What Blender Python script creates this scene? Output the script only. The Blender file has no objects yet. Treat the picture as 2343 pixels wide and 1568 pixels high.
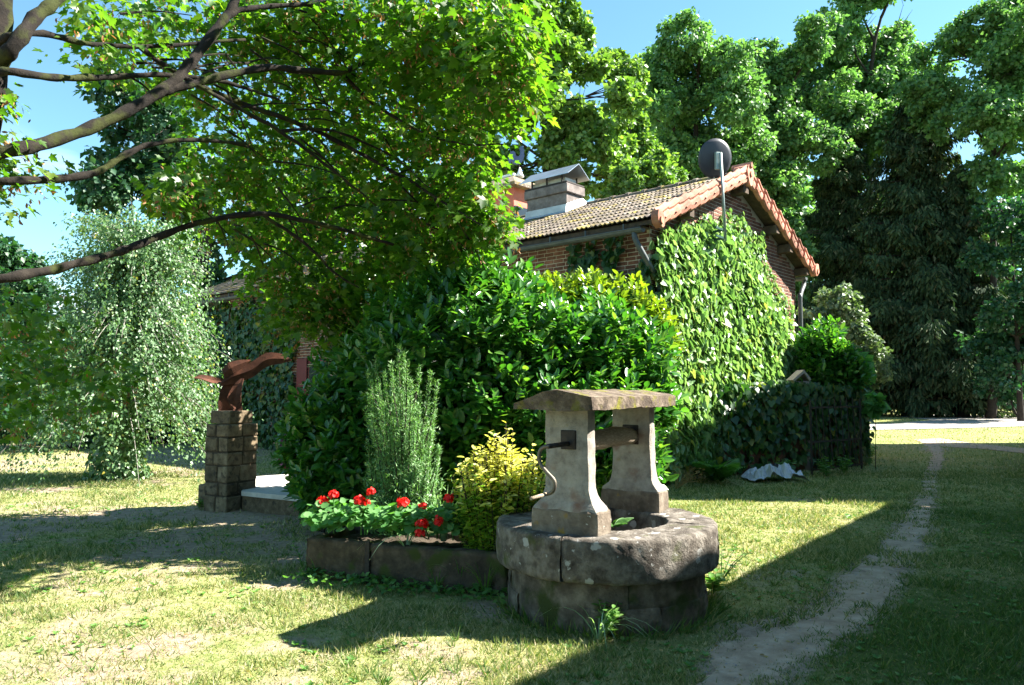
import bpy, math, random
import numpy as np
from mathutils import Vector, Matrix, noise as mnoise

rng = np.random.default_rng(7)
random.seed(7)
R = math.radians
S = bpy.context.scene
COL = S.collection

# ------------------------------------------------------------------ camera
FPX, CX, CY, HOR, CAMZ = 1710.0, 1171.0, 784.0, 895.0, 1.6
PITCH = math.atan((HOR - CY) / FPX)
cam_d = bpy.data.cameras.new('camera')
cam_d.sensor_width = 36.0
cam_d.lens = 36.0 * FPX / 2342.0
cam_d.clip_end = 2000
cam_d.clip_start = 0.05
cam = bpy.data.objects.new('camera', cam_d)
COL.objects.link(cam)
cam.location = (0, 0, CAMZ)
cam.rotation_euler = (R(90) + PITCH, 0, 0)
S.camera = cam

# ------------------------------------------------------------------ sky and sun
SUN_EL = R(44.0)
SUN_H = np.array([0.995, 0.10]); SUN_H /= np.linalg.norm(SUN_H)
SUN = np.array([SUN_H[0] * math.cos(SUN_EL), SUN_H[1] * math.cos(SUN_EL), math.sin(SUN_EL)])
world = bpy.data.worlds.new('World')
S.world = world
world.use_nodes = True
wn, wl = world.node_tree.nodes, world.node_tree.links
wn.clear()
sky = wn.new('ShaderNodeTexSky')
sky.sky_type = 'NISHITA'
sky.sun_disc = False
sky.sun_elevation = SUN_EL
sky.sun_rotation = math.atan2(SUN_H[0], SUN_H[1])
sky.air_density = 1.0
sky.dust_density = 0.1
sky.ozone_density = 0.0
bg = wn.new('ShaderNodeBackground')
bg.inputs['Strength'].default_value = 0.056
wout = wn.new('ShaderNodeOutputWorld')
# a few low fair-weather clouds all round the horizon
wtc = wn.new('ShaderNodeTexCoord')
wmap = wn.new('ShaderNodeMapping'); wmap.inputs['Scale'].default_value = (1, 1, 2.6)
wno = wn.new('ShaderNodeTexNoise'); wno.inputs['Scale'].default_value = 3.4; wno.inputs['Detail'].default_value = 6
wr = wn.new('ShaderNodeValToRGB')
wr.color_ramp.elements[0].position = 0.54; wr.color_ramp.elements[1].position = 0.68
wsep = wn.new('ShaderNodeSeparateXYZ')
wmr = wn.new('ShaderNodeMapRange'); wmr.inputs[1].default_value = 0.16; wmr.inputs[2].default_value = 0.30
wmr.inputs[3].default_value = 1.0; wmr.inputs[4].default_value = 0.0
wmul = wn.new('ShaderNodeMath'); wmul.operation = 'MULTIPLY'
wmix = wn.new('ShaderNodeMixRGB'); wmix.inputs[2].default_value = (9.5, 9.8, 10.4, 1)
wl.new(wtc.outputs['Generated'], wmap.inputs[0]); wl.new(wmap.outputs[0], wno.inputs['Vector'])
wl.new(wno.outputs['Fac'], wr.inputs[0]); wl.new(wtc.outputs['Generated'], wsep.inputs[0])
wl.new(wsep.outputs['Z'], wmr.inputs[0]); wl.new(wr.outputs[0], wmul.inputs[0]); wl.new(wmr.outputs[0], wmul.inputs[1])
wtint = wn.new('ShaderNodeMixRGB'); wtint.blend_type = 'MULTIPLY'; wtint.inputs[0].default_value = 1.0; wtint.inputs[2].default_value = (.74, 1.06, 1.08, 1)
wl.new(sky.outputs[0], wtint.inputs[1]); wl.new(wmul.outputs[0], wmix.inputs[0]); wl.new(wtint.outputs[0], wmix.inputs[1])
wl.new(wmix.outputs[0], bg.inputs['Color']); wl.new(bg.outputs[0], wout.inputs['Surface'])

sun_d = bpy.data.lights.new('sun', 'SUN')
sun_d.energy = 5.0
sun_d.angle = R(0.53)
sun_d.color = (1.0, 0.95, 0.86)
sun = bpy.data.objects.new('sun', sun_d)
COL.objects.link(sun)
sun.rotation_euler = Vector(SUN).to_track_quat('Z', 'Y').to_euler()

S.view_settings.view_transform = 'Standard'
S.view_settings.look = 'None'
S.view_settings.gamma = 1.0
S.view_settings.use_curve_mapping = False
S.view_settings.exposure = 2.3
S.render.engine = 'CYCLES'
cy = S.cycles
cy.max_bounces = 6; cy.diffuse_bounces = 3; cy.glossy_bounces = 2; cy.transmission_bounces = 4; cy.transparent_max_bounces = 4
cy.sample_clamp_indirect = 6.0
cy.use_denoising = True
try:
    cy.denoiser = 'OPENIMAGEDENOISE'
    cy.denoising_input_passes = 'RGB_ALBEDO_NORMAL'
except Exception:
    pass


# ------------------------------------------------------------------ picture <-> place
CP, SP = math.cos(PITCH), math.sin(PITCH)
def ray(x, y):
    u, v = (x - CX) / FPX, (CY - y) / FPX
    return np.array([u, CP - v * SP, v * CP + SP])
CAMP = np.array([0, 0, CAMZ])
def at(x, y, Y):
    d = ray(x, y)
    return CAMP + d * (Y / d[1])
def gr(x, y, z=0.0):
    d = ray(x, y)
    return CAMP + d * ((z - CAMZ) / d[2])
def on_plane(x, y, p, n):
    d = ray(x, y)
    return CAMP + d * (np.dot(np.asarray(p) - CAMP, n) / np.dot(d, n))
def project(P):
    P = np.atleast_2d(P) - CAMP
    zc = P[:, 1] * CP + P[:, 2] * SP
    yc = -P[:, 1] * SP + P[:, 2] * CP
    return np.stack([CX + FPX * P[:, 0] / zc, CY - FPX * yc / zc], 1)
def nrm(v):
    v = np.asarray(v, float)
    return v / np.maximum(np.linalg.norm(v, axis=-1, keepdims=True), 1e-9)
def inpoly(pts, poly):
    x, y = pts[:, 0], pts[:, 1]
    res = np.zeros(len(pts), bool)
    n = len(poly)
    for i in range(n):
        x1, y1 = poly[i]; x2, y2 = poly[(i + 1) % n]
        c = ((y1 > y) != (y2 > y)) & (x < (x2 - x1) * (y - y1) / (y2 - y1 + 1e-12) + x1)
        res ^= c
    return res
def h2(ix, iy, seed):
    n = (ix.astype(np.int64) * 374761393 + iy.astype(np.int64) * 668265263 + seed * 982451653) & 0x7fffffff
    n = ((n ^ (n >> 13)) * 1274126177) & 0x7fffffff
    return ((n ^ (n >> 16)) & 0xffff) / 65535.0
def vnoise(x, y, seed=0):
    x, y = np.asarray(x, float), np.asarray(y, float)
    ix, iy = np.floor(x), np.floor(y)
    fx, fy = x - ix, y - iy
    fx, fy = fx * fx * (3 - 2 * fx), fy * fy * (3 - 2 * fy)
    a, b, c, d = h2(ix, iy, seed), h2(ix + 1, iy, seed), h2(ix, iy + 1, seed), h2(ix + 1, iy + 1, seed)
    return (a * (1 - fx) + b * fx) * (1 - fy) + (c * (1 - fx) + d * fx) * fy
def fbm(x, y, seed=0, o=4):
    s, a, t = 0, 1.0, 0
    for i in range(o):
        s = s + a * vnoise(x * 2 ** i + 17.3 * i, y * 2 ** i - 9.1 * i, seed + i); t += a; a *= 0.5
    return s / t


# ------------------------------------------------------------------ materials
MATS = {}
def newmat(name):
    m = bpy.data.materials.new(name)
    m.use_nodes = True
    nt = m.node_tree
    nt.nodes.clear()
    out = nt.nodes.new('ShaderNodeOutputMaterial')
    p = nt.nodes.new('ShaderNodeBsdfPrincipled')
    nt.links.new(p.outputs[0], out.inputs[0])
    MATS[name] = m
    return m, nt, p, out
def ramp(nt, stops, fac):
    r = nt.nodes.new('ShaderNodeValToRGB')
    e = r.color_ramp.elements
    while len(e) < len(stops):
        e.new(0.5)
    for k, (pos, c) in enumerate(stops):
        e[k].position = pos
        e[k].color = (c[0], c[1], c[2], 1)
    if fac is not None:
        nt.links.new(fac, r.inputs[0])
    return r
def island_random(nt):
    g = nt.nodes.new('ShaderNodeNewGeometry'); o = nt.nodes.new('ShaderNodeObjectInfo')
    a = nt.nodes.new('ShaderNodeMath'); a.operation = 'ADD'
    nt.links.new(g.outputs['Random Per Island'], a.inputs[0]); nt.links.new(o.outputs['Random'], a.inputs[1])
    f = nt.nodes.new('ShaderNodeMath'); f.operation = 'FRACT'
    nt.links.new(a.outputs[0], f.inputs[0])
    return f.outputs[0], g
def leaf_mat(name, stops, trans=0.4, rough=0.42, tcol=(1.7, 2.1, 0.7), spec=0.5, posmix=None):
    m, nt, p, out = newmat(name)
    f, g = island_random(nt)
    r = ramp(nt, stops, f)
    col = r.outputs[0]
    if posmix:                                   # (colour stops, noise scale): broad patches of another tone
        nz = nt.nodes.new('ShaderNodeTexNoise'); nz.inputs['Scale'].default_value = posmix[1]; nz.inputs['Detail'].default_value = 2
        nt.links.new(g.outputs['Position'], nz.inputs['Vector'])
        mr = nt.nodes.new('ShaderNodeMapRange'); mr.inputs[1].default_value = 0.42; mr.inputs[2].default_value = 0.62
        nt.links.new(nz.outputs['Fac'], mr.inputs[0])
        mx = nt.nodes.new('ShaderNodeMixRGB'); mx.inputs[2].default_value = (*posmix[0], 1)
        ml = nt.nodes.new('ShaderNodeMath'); ml.operation = 'MULTIPLY'; ml.inputs[1].default_value = 0.6
        nt.links.new(mr.outputs[0], ml.inputs[0]); nt.links.new(ml.outputs[0], mx.inputs[0]); nt.links.new(col, mx.inputs[1])
        col = mx.outputs[0]
    nt.links.new(col, p.inputs['Base Color'])
    p.inputs['Roughness'].default_value = rough
    p.inputs['Specular IOR Level'].default_value = spec
    t = nt.nodes.new('ShaderNodeBsdfTranslucent')
    mu = nt.nodes.new('ShaderNodeMixRGB'); mu.blend_type = 'MULTIPLY'; mu.inputs[0].default_value = 1; mu.inputs[2].default_value = (*tcol, 1)
    nt.links.new(col, mu.inputs[1]); nt.links.new(mu.outputs[0], t.inputs[0])
    mix = nt.nodes.new('ShaderNodeMixShader'); mix.inputs[0].default_value = trans
    nt.links.new(p.outputs[0], mix.inputs[1]); nt.links.new(t.outputs[0], mix.inputs[2])
    nt.links.new(mix.outputs[0], out.inputs[0])
    return m
def noise_mat(name, stops, scale=3.0, rough=0.85, bump=0.3, bscale=40.0, detail=6, spots=None, vary=0.0, metallic=0.0, spec=0.3, streak=None):
    """stone, wood, rust ...: noise colour + fine relief; spots = (colour, scale, lo, hi, noise_seed) patches; vary = per-object tint"""
    m, nt, p, out = newmat(name)
    g = nt.nodes.new('ShaderNodeNewGeometry')
    vec = g.outputs['Position']
    if streak:
        mp = nt.nodes.new('ShaderNodeMapping'); mp.inputs['Scale'].default_value = streak
        nt.links.new(vec, mp.inputs[0]); vec = mp.outputs[0]
    n = nt.nodes.new('ShaderNodeTexNoise'); n.inputs['Scale'].default_value = scale; n.inputs['Detail'].default_value = detail
    n.inputs['Roughness'].default_value = 0.65
    nt.links.new(vec, n.inputs['Vector'])
    col = ramp(nt, stops, n.outputs['Fac']).outputs[0]
    for sp in spots or ():
        c, sc, lo, hi, off, kind = sp
        mp = nt.nodes.new('ShaderNodeMapping'); mp.inputs['Location'].default_value = (off, off * 1.7, -off)
        nt.links.new(g.outputs['Position'], mp.inputs[0])
        if kind == 'v':
            t = nt.nodes.new('ShaderNodeTexVoronoi'); t.inputs['Scale'].default_value = sc; o = t.outputs['Distance']
            wn_ = nt.nodes.new('ShaderNodeTexNoise'); wn_.inputs['Scale'].default_value = sc * 5
            ad = nt.nodes.new('ShaderNodeMixRGB'); ad.blend_type = 'ADD'; ad.inputs[0].default_value = 0.05
            nt.links.new(mp.outputs[0], wn_.inputs['Vector'])
            nt.links.new(mp.outputs[0], ad.inputs[1]); nt.links.new(wn_.outputs['Color'], ad.inputs[2])
            nt.links.new(ad.outputs[0], t.inputs['Vector'])
        else:
            t = nt.nodes.new('ShaderNodeTexNoise'); t.inputs['Scale'].default_value = sc; t.inputs['Detail'].default_value = 5; o = t.outputs['Fac']
            nt.links.new(mp.outputs[0], t.inputs['Vector'])
        mr = nt.nodes.new('ShaderNodeMapRange'); mr.inputs[1].default_value = lo; mr.inputs[2].default_value = hi
        nt.links.new(o, mr.inputs[0])
        mx = nt.nodes.new('ShaderNodeMixRGB'); mx.inputs[2].default_value = (*c, 1)
        nt.links.new(mr.outputs[0], mx.inputs[0]); nt.links.new(col, mx.inputs[1])
        col = mx.outputs[0]
    if vary:
        f, _ = island_random(nt)
        mr = nt.nodes.new('ShaderNodeMapRange'); mr.inputs[3].default_value = 1 - vary; mr.inputs[4].default_value = 1 + vary
        nt.links.new(f, mr.inputs[0])
        hs = nt.nodes.new('ShaderNodeHueSaturation')
        nt.links.new(mr.outputs[0], hs.inputs['Value']); nt.links.new(col, hs.inputs['Color'])
        col = hs.outputs[0]
    nt.links.new(col, p.inputs['Base Color'])
    p.inputs['Roughness'].default_value = rough
    p.inputs['Metallic'].default_value = metallic
    p.inputs['Specular IOR Level'].default_value = spec
    if bump:
        b = nt.nodes.new('ShaderNodeTexNoise'); b.inputs['Scale'].default_value = bscale; b.inputs['Detail'].default_value = 6
        b.inputs['Roughness'].default_value = 0.7
        nt.links.new(vec, b.inputs['Vector'])
        bp = nt.nodes.new('ShaderNodeBump'); bp.inputs['Strength'].default_value = bump; bp.inputs['Distance'].default_value = 0.02
        nt.links.new(b.outputs['Fac'], bp.inputs['Height']); nt.links.new(bp.outputs[0], p.inputs['Normal'])
    return m

leaf_mat('maple_leaf', [(0, (.035, .095, .010)), (.4, (.060, .145, .014)), (.75, (.090, .180, .020)), (1, (.14, .21, .03))], trans=.54, rough=.42, tcol=(1.6, 1.85, .5))
leaf_mat('laurel_leaf', [(0, (.026, .105, .018)), (.5, (.045, .155, .027)), (.8, (.080, .21, .035)), (1, (.16, .29, .05))], trans=.36, rough=.28, tcol=(1.7, 1.9, .5), spec=.7)
leaf_mat('laurel_young_leaf', [(0, (.10, .20, .02)), (.5, (.17, .27, .02)), (1, (.25, .33, .03))], trans=.45, rough=.3, tcol=(1.4, 1.4, .5))
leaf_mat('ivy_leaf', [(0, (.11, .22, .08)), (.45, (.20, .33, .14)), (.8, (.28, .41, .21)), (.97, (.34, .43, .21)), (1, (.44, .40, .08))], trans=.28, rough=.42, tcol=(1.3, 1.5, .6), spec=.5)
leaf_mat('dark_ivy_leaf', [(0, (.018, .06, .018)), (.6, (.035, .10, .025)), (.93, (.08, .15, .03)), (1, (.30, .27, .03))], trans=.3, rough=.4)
leaf_mat('birch_leaf', [(0, (.06, .13, .045)), (.6, (.11, .20, .085)), (.95, (.17, .27, .13)), (1, (.35, .30, .05))], trans=.3, rough=.45, spec=.6)
leaf_mat('plane_leaf', [(0, (.065, .145, .05)), (.5, (.105, .215, .075)), (1, (.17, .29, .11))], trans=.4, rough=.5, tcol=(1.5, 1.8, .7))
leaf_mat('bright_tree_leaf', [(0, (.075, .165, .035)), (.5, (.13, .24, .055)), (1, (.21, .32, .10))], trans=.42, rough=.45, tcol=(1.6, 1.7, .5))
leaf_mat('chestnut_leaf', [(0, (.015, .055, .025)), (.6, (.025, .085, .035)), (1, (.05, .12, .05))], trans=.3, rough=.5)
leaf_mat('conifer_needle', [(0, (.022, .048, .022)), (.6, (.046, .082, .036)), (.93, (.085, .115, .055)), (1, (.14, .125, .075))], trans=.1, rough=.8, spec=.2)
leaf_mat('juniper_needle', [(0, (.08, .19, .06)), (.6, (.16, .31, .11)), (1, (.27, .42, .17))], trans=.2, rough=.5)
leaf_mat('golden_leaf', [(0, (.58, .58, .08)), (.5, (.72, .70, .16)), (1, (.80, .79, .38))], trans=.4, rough=.4, tcol=(1.1, 1.1, .6))
leaf_mat('golden_green_leaf', [(0, (.09, .20, .02)), (.6, (.20, .33, .035)), (1, (.50, .54, .08))], trans=.35, rough=.35)
leaf_mat('geranium_leaf', [(0, (.05, .16, .035)), (.5, (.09, .23, .06)), (1, (.14, .30, .10))], trans=.35, rough=.6)
leaf_mat('petal_red', [(0, (.62, .006, .004)), (.6, (.80, .014, .008)), (1, (.9, .03, .015))], trans=.35, rough=.6, tcol=(1.1, 1, 1))
leaf_mat('petal_pink', [(0, (.45, .12, .30)), (1, (.65, .25, .45))], trans=.35, rough=.6, tcol=(1, 1, 1))
leaf_mat('strap_leaf', [(0, (.16, .27, .15)), (1, (.28, .38, .24))], trans=.3, rough=.4)
leaf_mat('weed_leaf', [(0, (.06, .16, .025)), (.6, (.10, .22, .04)), (1, (.20, .31, .10))], trans=.35, rough=.5)
leaf_mat('fern_leaf', [(0, (.05, .14, .03)), (1, (.11, .23, .06))], trans=.35, rough=.5)
leaf_mat('olive_leaf', [(0, (.085, .135, .06)), (.5, (.135, .19, .10)), (1, (.20, .26, .155))], trans=.2, rough=.5)
leaf_mat('samara', [(0, (.20, .09, .03)), (.6, (.34, .16, .05)), (1, (.45, .28, .10))], trans=.35, rough=.6, tcol=(1.2, 1, .8))
leaf_mat('dry_twig_leaf', [(0, (.20, .13, .05)), (1, (.36, .26, .10))], trans=.2, rough=.8)
leaf_mat('grass_blade', [(0, (.07, .135, .025)), (.3, (.12, .19, .045)), (.52, (.21, .245, .085)), (.78, (.36, .33, .16)), (1, (.52, .45, .28))], trans=.35, rough=.6, tcol=(1.3, 1.4, .7))
leaf_mat('lush_shade_blade', [(0, (.045, .10, .018)), (.5, (.075, .14, .028)), (.85, (.12, .17, .045)), (1, (.28, .25, .11))], trans=.3, rough=.6)  # lush green; its darker tone also paints in the barn's shade
leaf_mat('long_grass_blade', [(0, (.05, .15, .015)), (1, (.11, .22, .03))], trans=.35, rough=.5)
noise_mat('maple_bark', [(.3, (.006, .005, .004)), (.5, (.015, .011, .008)), (.7, (.034, .027, .02))], 9, .95, .6, 50, spots=[((.034, .04, .008), 5, .52, .62, 3.0, 'n')])
noise_mat('dark_bark', [(.3, (.018, .014, .011)), (.7, (.05, .04, .031))], 6, .95, .5, 30)
noise_mat('pale_bark', [(.35, (.12, .11, .09)), (.65, (.32, .30, .26))], 8, .9, .3, 30)
noise_mat('well_stone', [(.30, (.06, .048, .036)), (.5, (.15, .12, .09)), (.72, (.27, .23, .18))], 7, .95, .55, 60,
          spots=[((.30, .18, .03), 9, .64, .74, 5.0, 'n'), ((.40, .39, .35), 11, .12, .08, 2.0, 'v')])
noise_mat('well_base_stone', [(.30, (.045, .036, .027)), (.5, (.13, .105, .08)), (.72, (.28, .235, .185))], 7, .95, 1.0, 50, spots=[((.045, .06, .014), 4, .55, .66, 2.0, 'n'), ((.10, .04, .025), 5, .64, .72, 7.0, 'n')])
noise_mat('well_pillar_stone', [(.30, (.18, .16, .138)), (.5, (.31, .28, .242)), (.72, (.41, .375, .325))], 12, .95, .6, 110, 8,
          spots=[((.21, .12, .085), 4.5, .58, .70, 8.0, 'n'), ((.24, .20, .04), 6, .68, .80, 1.0, 'n')])
noise_mat('well_ring_stone', [(.30, (.04, .032, .025)), (.46, (.12, .102, .083)), (.58, (.22, .195, .163)), (.78, (.33, .30, .26))], 8, .95, 1.3, 42, 8,
          spots=[((.075, .095, .02), 4, .60, .72, 4.0, 'n'), ((.42, .41, .38), 5.5, .19, .15, 6.3, 'v'), ((.38, .37, .34), 12, .13, .09, 2.2, 'v')])
noise_mat('mossy_cap_stone', [(.30, (.045, .034, .026)), (.48, (.12, .09, .066)), (.70, (.26, .21, .155))], 11, 1.0, 1.0, 45,
          spots=[((.16, .15, .02), 7, .54, .64, 3.3, 'n')])
noise_mat('trough_stone', [(.30, (.030, .023, .015)), (.5, (.065, .05, .033)), (.72, (.13, .10, .07))], 9, .95, .6, 45,
          spots=[((.045, .06, .012), 5, .52, .62, 1.5, 'n'), ((.30, .25, .19), 9, .70, .78, 7.7, 'n')])
noise_mat('pedestal_stone', [(.30, (.07, .052, .031)), (.5, (.155, .115, .07)), (.72, (.25, .20, .13))], 9, .95, .7, 40, vary=.28,
          spots=[((.07, .055, .04), 14, .56, .66, 2.5, 'n')])
noise_mat('mortar', [(.3, (.40, .35, .27)), (.7, (.56, .50, .41))], 20, .95, .4, 80)
noise_mat('brick', [(.3, (.11, .045, .03)), (.5, (.18, .078, .053)), (.7, (.28, .135, .095))], 5, .9, .4, 60, vary=.35)
noise_mat('terracotta', [(.3, (.33, .125, .075)), (.5, (.43, .18, .115)), (.7, (.52, .26, .18))], 6, .8, .25, 60, vary=.32,
          spots=[((.33, .25, .14), 10, .62, .74, 2.0, 'n')])
noise_mat('old_roof_tile', [(.3, (.065, .05, .037)), (.5, (.12, .095, .073)), (.7, (.22, .185, .15))], 5, .92, .4, 50, vary=.3,
          spots=[((.22, .17, .03), 3.2, .52, .66, 9.0, 'n'), ((.40, .37, .32), 17, .60, .70, 3.0, 'n')])
noise_mat('chimney_render', [(.3, (.11, .09, .08)), (.5, (.18, .15, .135)), (.7, (.27, .23, .21))], 5, .95, .4, 50)
noise_mat('zinc', [(.3, (.36, .40, .45)), (.7, (.52, .56, .60))], 3, .35, .08, 10, metallic=.75, spec=.5)
noise_mat('lead_flashing', [(.3, (.32, .34, .36)), (.7, (.50, .52, .53))], 4, .55, .15, 20, metallic=.35)
noise_mat('grey_pipe', [(.3, (.075, .085, .088)), (.7, (.13, .145, .148))], 6, .55, .1, 30, metallic=.3)
noise_mat('dark_iron', [(.3, (.030, .026, .024)), (.7, (.065, .052, .045))], 20, .7, .3, 80, metallic=.4)
noise_mat('crank_iron', [(.3, (.10, .085, .065)), (.7, (.19, .165, .13))], 20, .55, .2, 90, metallic=.6)
noise_mat('rusty_steel', [(.3, (.045, .018, .011)), (.5, (.09, .033, .018)), (.7, (.16, .062, .034))], 6, .75, .3, 40, metallic=.2)
noise_mat('old_wood', [(.3, (.19, .15, .10)), (.5, (.34, .27, .19)), (.7, (.50, .42, .31))], 6, .9, .7, 14, streak=(4, 4, 26))
noise_mat('rafter_wood', [(.3, (.06, .042, .03)), (.7, (.13, .09, .06))], 9, .9, .4, 40)
noise_mat('concrete_slab', [(.3, (.42, .39, .35)), (.7, (.60, .57, .52))], 6, .9, .25, 50)
noise_mat('soil', [(.3, (.035, .025, .017)), (.7, (.08, .06, .042))], 12, 1, .8, 40)
noise_mat('red_render', [(.3, (.46, .135, .095)), (.7, (.56, .19, .135))], 4, .9, .15, 60)
noise_mat('red_shutter', [(.3, (.13, .018, .018)), (.7, (.18, .03, .028))], 4, .6, .1, 60)
noise_mat('dish_grey', [(.3, (.035, .037, .045)), (.7, (.055, .058, .068))], 4, .45, .0, 60)
noise_mat('galvanised', [(.3, (.22, .28, .26)), (.7, (.34, .40, .37))], 8, .5, .1, 60, metallic=.4)
noise_mat('green_paint', [(.3, (.012, .05, .035)), (.7, (.02, .07, .05))], 8, .5, .1, 60)
noise_mat('weathervane_metal', [(.3, (.05, .07, .14)), (.7, (.08, .11, .20))], 5, .5, .0, 20, metallic=.3)
noise_mat('white_paint', [(.3, (.70, .71, .72)), (.7, (.80, .80, .80))], 5, .6, .1, 40)
noise_mat('white_tarp', [(.3, (.38, .39, .44)), (.7, (.55, .56, .62))], 7, .5, .2, 60)
noise_mat('black_plastic', [(.3, (.02, .02, .024)), (.7, (.04, .04, .05))], 7, .4, .2, 60)
noise_mat('grey_post', [(.3, (.22, .18, .16)), (.7, (.34, .28, .25))], 6, .9, .4, 40)
noise_mat('plaster', [(.3, (.46, .42, .35)), (.7, (.56, .52, .44))], 3, .95, .2, 40)
m, nt, p, out = newmat('window_glass')
p.inputs['Base Color'].default_value = (.02, .025, .03, 1); p.inputs['Roughness'].default_value = .08

def ground_material():
    m, nt, p, out = newmat('lawn_ground')
    g = nt.nodes.new('ShaderNodeNewGeometry')
    at_ = nt.nodes.new('ShaderNodeAttribute'); at_.attribute_name = 'cover'
    def nz(sc, det=5):
        n = nt.nodes.new('ShaderNodeTexNoise'); n.inputs['Scale'].default_value = sc; n.inputs['Detail'].default_value = det
        n.inputs['Roughness'].default_value = .7
        nt.links.new(g.outputs['Position'], n.inputs['Vector']); return n.outputs['Fac']
    soil = ramp(nt, [(.3, (.22, .165, .115)), (.5, (.32, .25, .18)), (.7, (.44, .36, .27))], nz(14)).outputs[0]
    gra = ramp(nt, [(.28, (.10, .14, .035)), (.42, (.20, .22, .08)), (.56, (.32, .30, .15)), (.75, (.46, .40, .26))], nz(9, 8)).outputs[0]
    big = ramp(nt, [(.35, (.80, .95, .70)), (.65, (1.12, 1.05, 1.0))], nz(.35, 3)).outputs[0]
    mu = nt.nodes.new('ShaderNodeMixRGB'); mu.blend_type = 'MULTIPLY'; mu.inputs[0].default_value = 1
    nt.links.new(gra, mu.inputs[1]); nt.links.new(big, mu.inputs[2])
    lu = nt.nodes.new('ShaderNodeAttribute'); lu.attribute_name = 'lush_shade'
    lg = ramp(nt, [(.3, (.05, .085, .02)), (.55, (.095, .13, .035)), (.75, (.20, .20, .09))], nz(9, 8)).outputs[0]  # lusher turf colour, with part of the barn's shade painted in
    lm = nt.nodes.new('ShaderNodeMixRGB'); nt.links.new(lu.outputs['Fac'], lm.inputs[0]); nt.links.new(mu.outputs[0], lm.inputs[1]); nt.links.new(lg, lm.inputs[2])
    ad = nt.nodes.new('ShaderNodeMath'); ad.operation = 'ADD'
    sub = nt.nodes.new('ShaderNodeMath'); sub.operation = 'MULTIPLY_ADD'; sub.inputs[1].default_value = .8; sub.inputs[2].default_value = -.4
    nt.links.new(nz(22, 6), sub.inputs[0]); nt.links.new(sub.outputs[0], ad.inputs[0]); nt.links.new(at_.outputs['Fac'], ad.inputs[1])
    mr = nt.nodes.new('ShaderNodeMapRange'); mr.inputs[1].default_value = .32; mr.inputs[2].default_value = .62
    nt.links.new(ad.outputs[0], mr.inputs[0])
    mx = nt.nodes.new('ShaderNodeMixRGB')
    nt.links.new(mr.outputs[0], mx.inputs[0]); nt.links.new(soil, mx.inputs[1]); nt.links.new(lm.outputs[0], mx.inputs[2])
    nt.links.new(mx.outputs[0], p.inputs['Base Color'])
    p.inputs['Roughness'].default_value = 1; p.inputs['Specular IOR Level'].default_value = .1
    b = nt.nodes.new('ShaderNodeBump'); b.inputs['Strength'].default_value = .8; b.inputs['Distance'].default_value = .03
    nt.links.new(nz(45, 8), b.inputs['Height']); nt.links.new(b.outputs[0], p.inputs['Normal'])
ground_material()
noise_mat('dirt_path', [(.3, (.27, .195, .13)), (.5, (.39, .295, .205)), (.7, (.51, .40, .29))], 6, 1, .9, 30, spots=[((.46, .42, .38), 55, .66, .74, 1, 'n')])
noise_mat('gravel', [(.3, (.21, .19, .175)), (.7, (.36, .33, .31))], 8, 1, .7, 40)


# ------------------------------------------------------------------ objects and meshes
def tag(o, label=None, cat=None, group=None, kind=None):
    if label: o['label'] = label
    if cat: o['category'] = cat
    if group: o['group'] = group
    if kind: o['kind'] = kind
    return o
def empty(name, loc, label, cat, group=None):
    o = bpy.data.objects.new(name, None)
    o.empty_display_size = .1
    o.location = tuple(float(c) for c in loc)
    COL.objects.link(o)
    return tag(o, label, cat, group)
def link(name, me, parent=None, mat=None, kind=None):
    """link a mesh whose vertices are world coordinates under parent (parents are unrotated empties or meshes)"""
    o = bpy.data.objects.new(name, me)
    COL.objects.link(o)
    if mat and not me.materials: me.materials.append(MATS[mat])
    if parent is not None:
        o.parent = parent
        w = Vector((0, 0, 0)); q = parent
        while q is not None:
            w += q.location; q = q.parent
        o.location = -w
    if kind: o['kind'] = kind
    return o
def place(name, me, parent, M4):
    """an object that shares a mesh, at a world matrix, under parent"""
    o = bpy.data.objects.new(name, me)
    COL.objects.link(o)
    if parent is not None:
        o.parent = parent
        w = Vector((0, 0, 0)); q = parent
        while q is not None:
            w += q.location; q = q.parent
        M4 = Matrix.Translation(-w) @ M4
    o.matrix_basis = M4
    return o
def mesh_np(name, V, faces, mat=None, smooth=False):
    """faces: (n,k) array or a list of arrays (n,k)"""
    me = bpy.data.meshes.new(name)
    V = np.ascontiguousarray(V, np.float32)
    if isinstance(faces, np.ndarray): faces = [faces]
    faces = [np.asarray(f, np.int32) for f in faces if len(f)]
    tot = np.concatenate([np.full(len(f), f.shape[1], np.int32) for f in faces])
    loops = np.concatenate([f.ravel() for f in faces])
    me.vertices.add(len(V)); me.vertices.foreach_set('co', V.ravel())
    me.loops.add(len(loops)); me.loops.foreach_set('vertex_index', loops)
    me.polygons.add(len(tot))
    me.polygons.foreach_set('loop_start', np.concatenate([[0], np.cumsum(tot)[:-1]]).astype(np.int32))
    me.polygons.foreach_set('loop_total', tot)
    if smooth: me.polygons.foreach_set('use_smooth', np.ones(len(tot), bool))
    me.update(calc_edges=True)
    if mat: me.materials.append(MATS[mat])
    return me
def mesh_py(name, V, F, mat=None, smooth=False):
    me = bpy.data.meshes.new(name)
    me.from_pydata([tuple(map(float, v)) for v in V], [], [tuple(map(int, f)) for f in F])
    if smooth: me.polygons.foreach_set('use_smooth', [True] * len(me.polygons))
    me.update()
    if mat: me.materials.append(MATS[mat])
    return me
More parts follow.
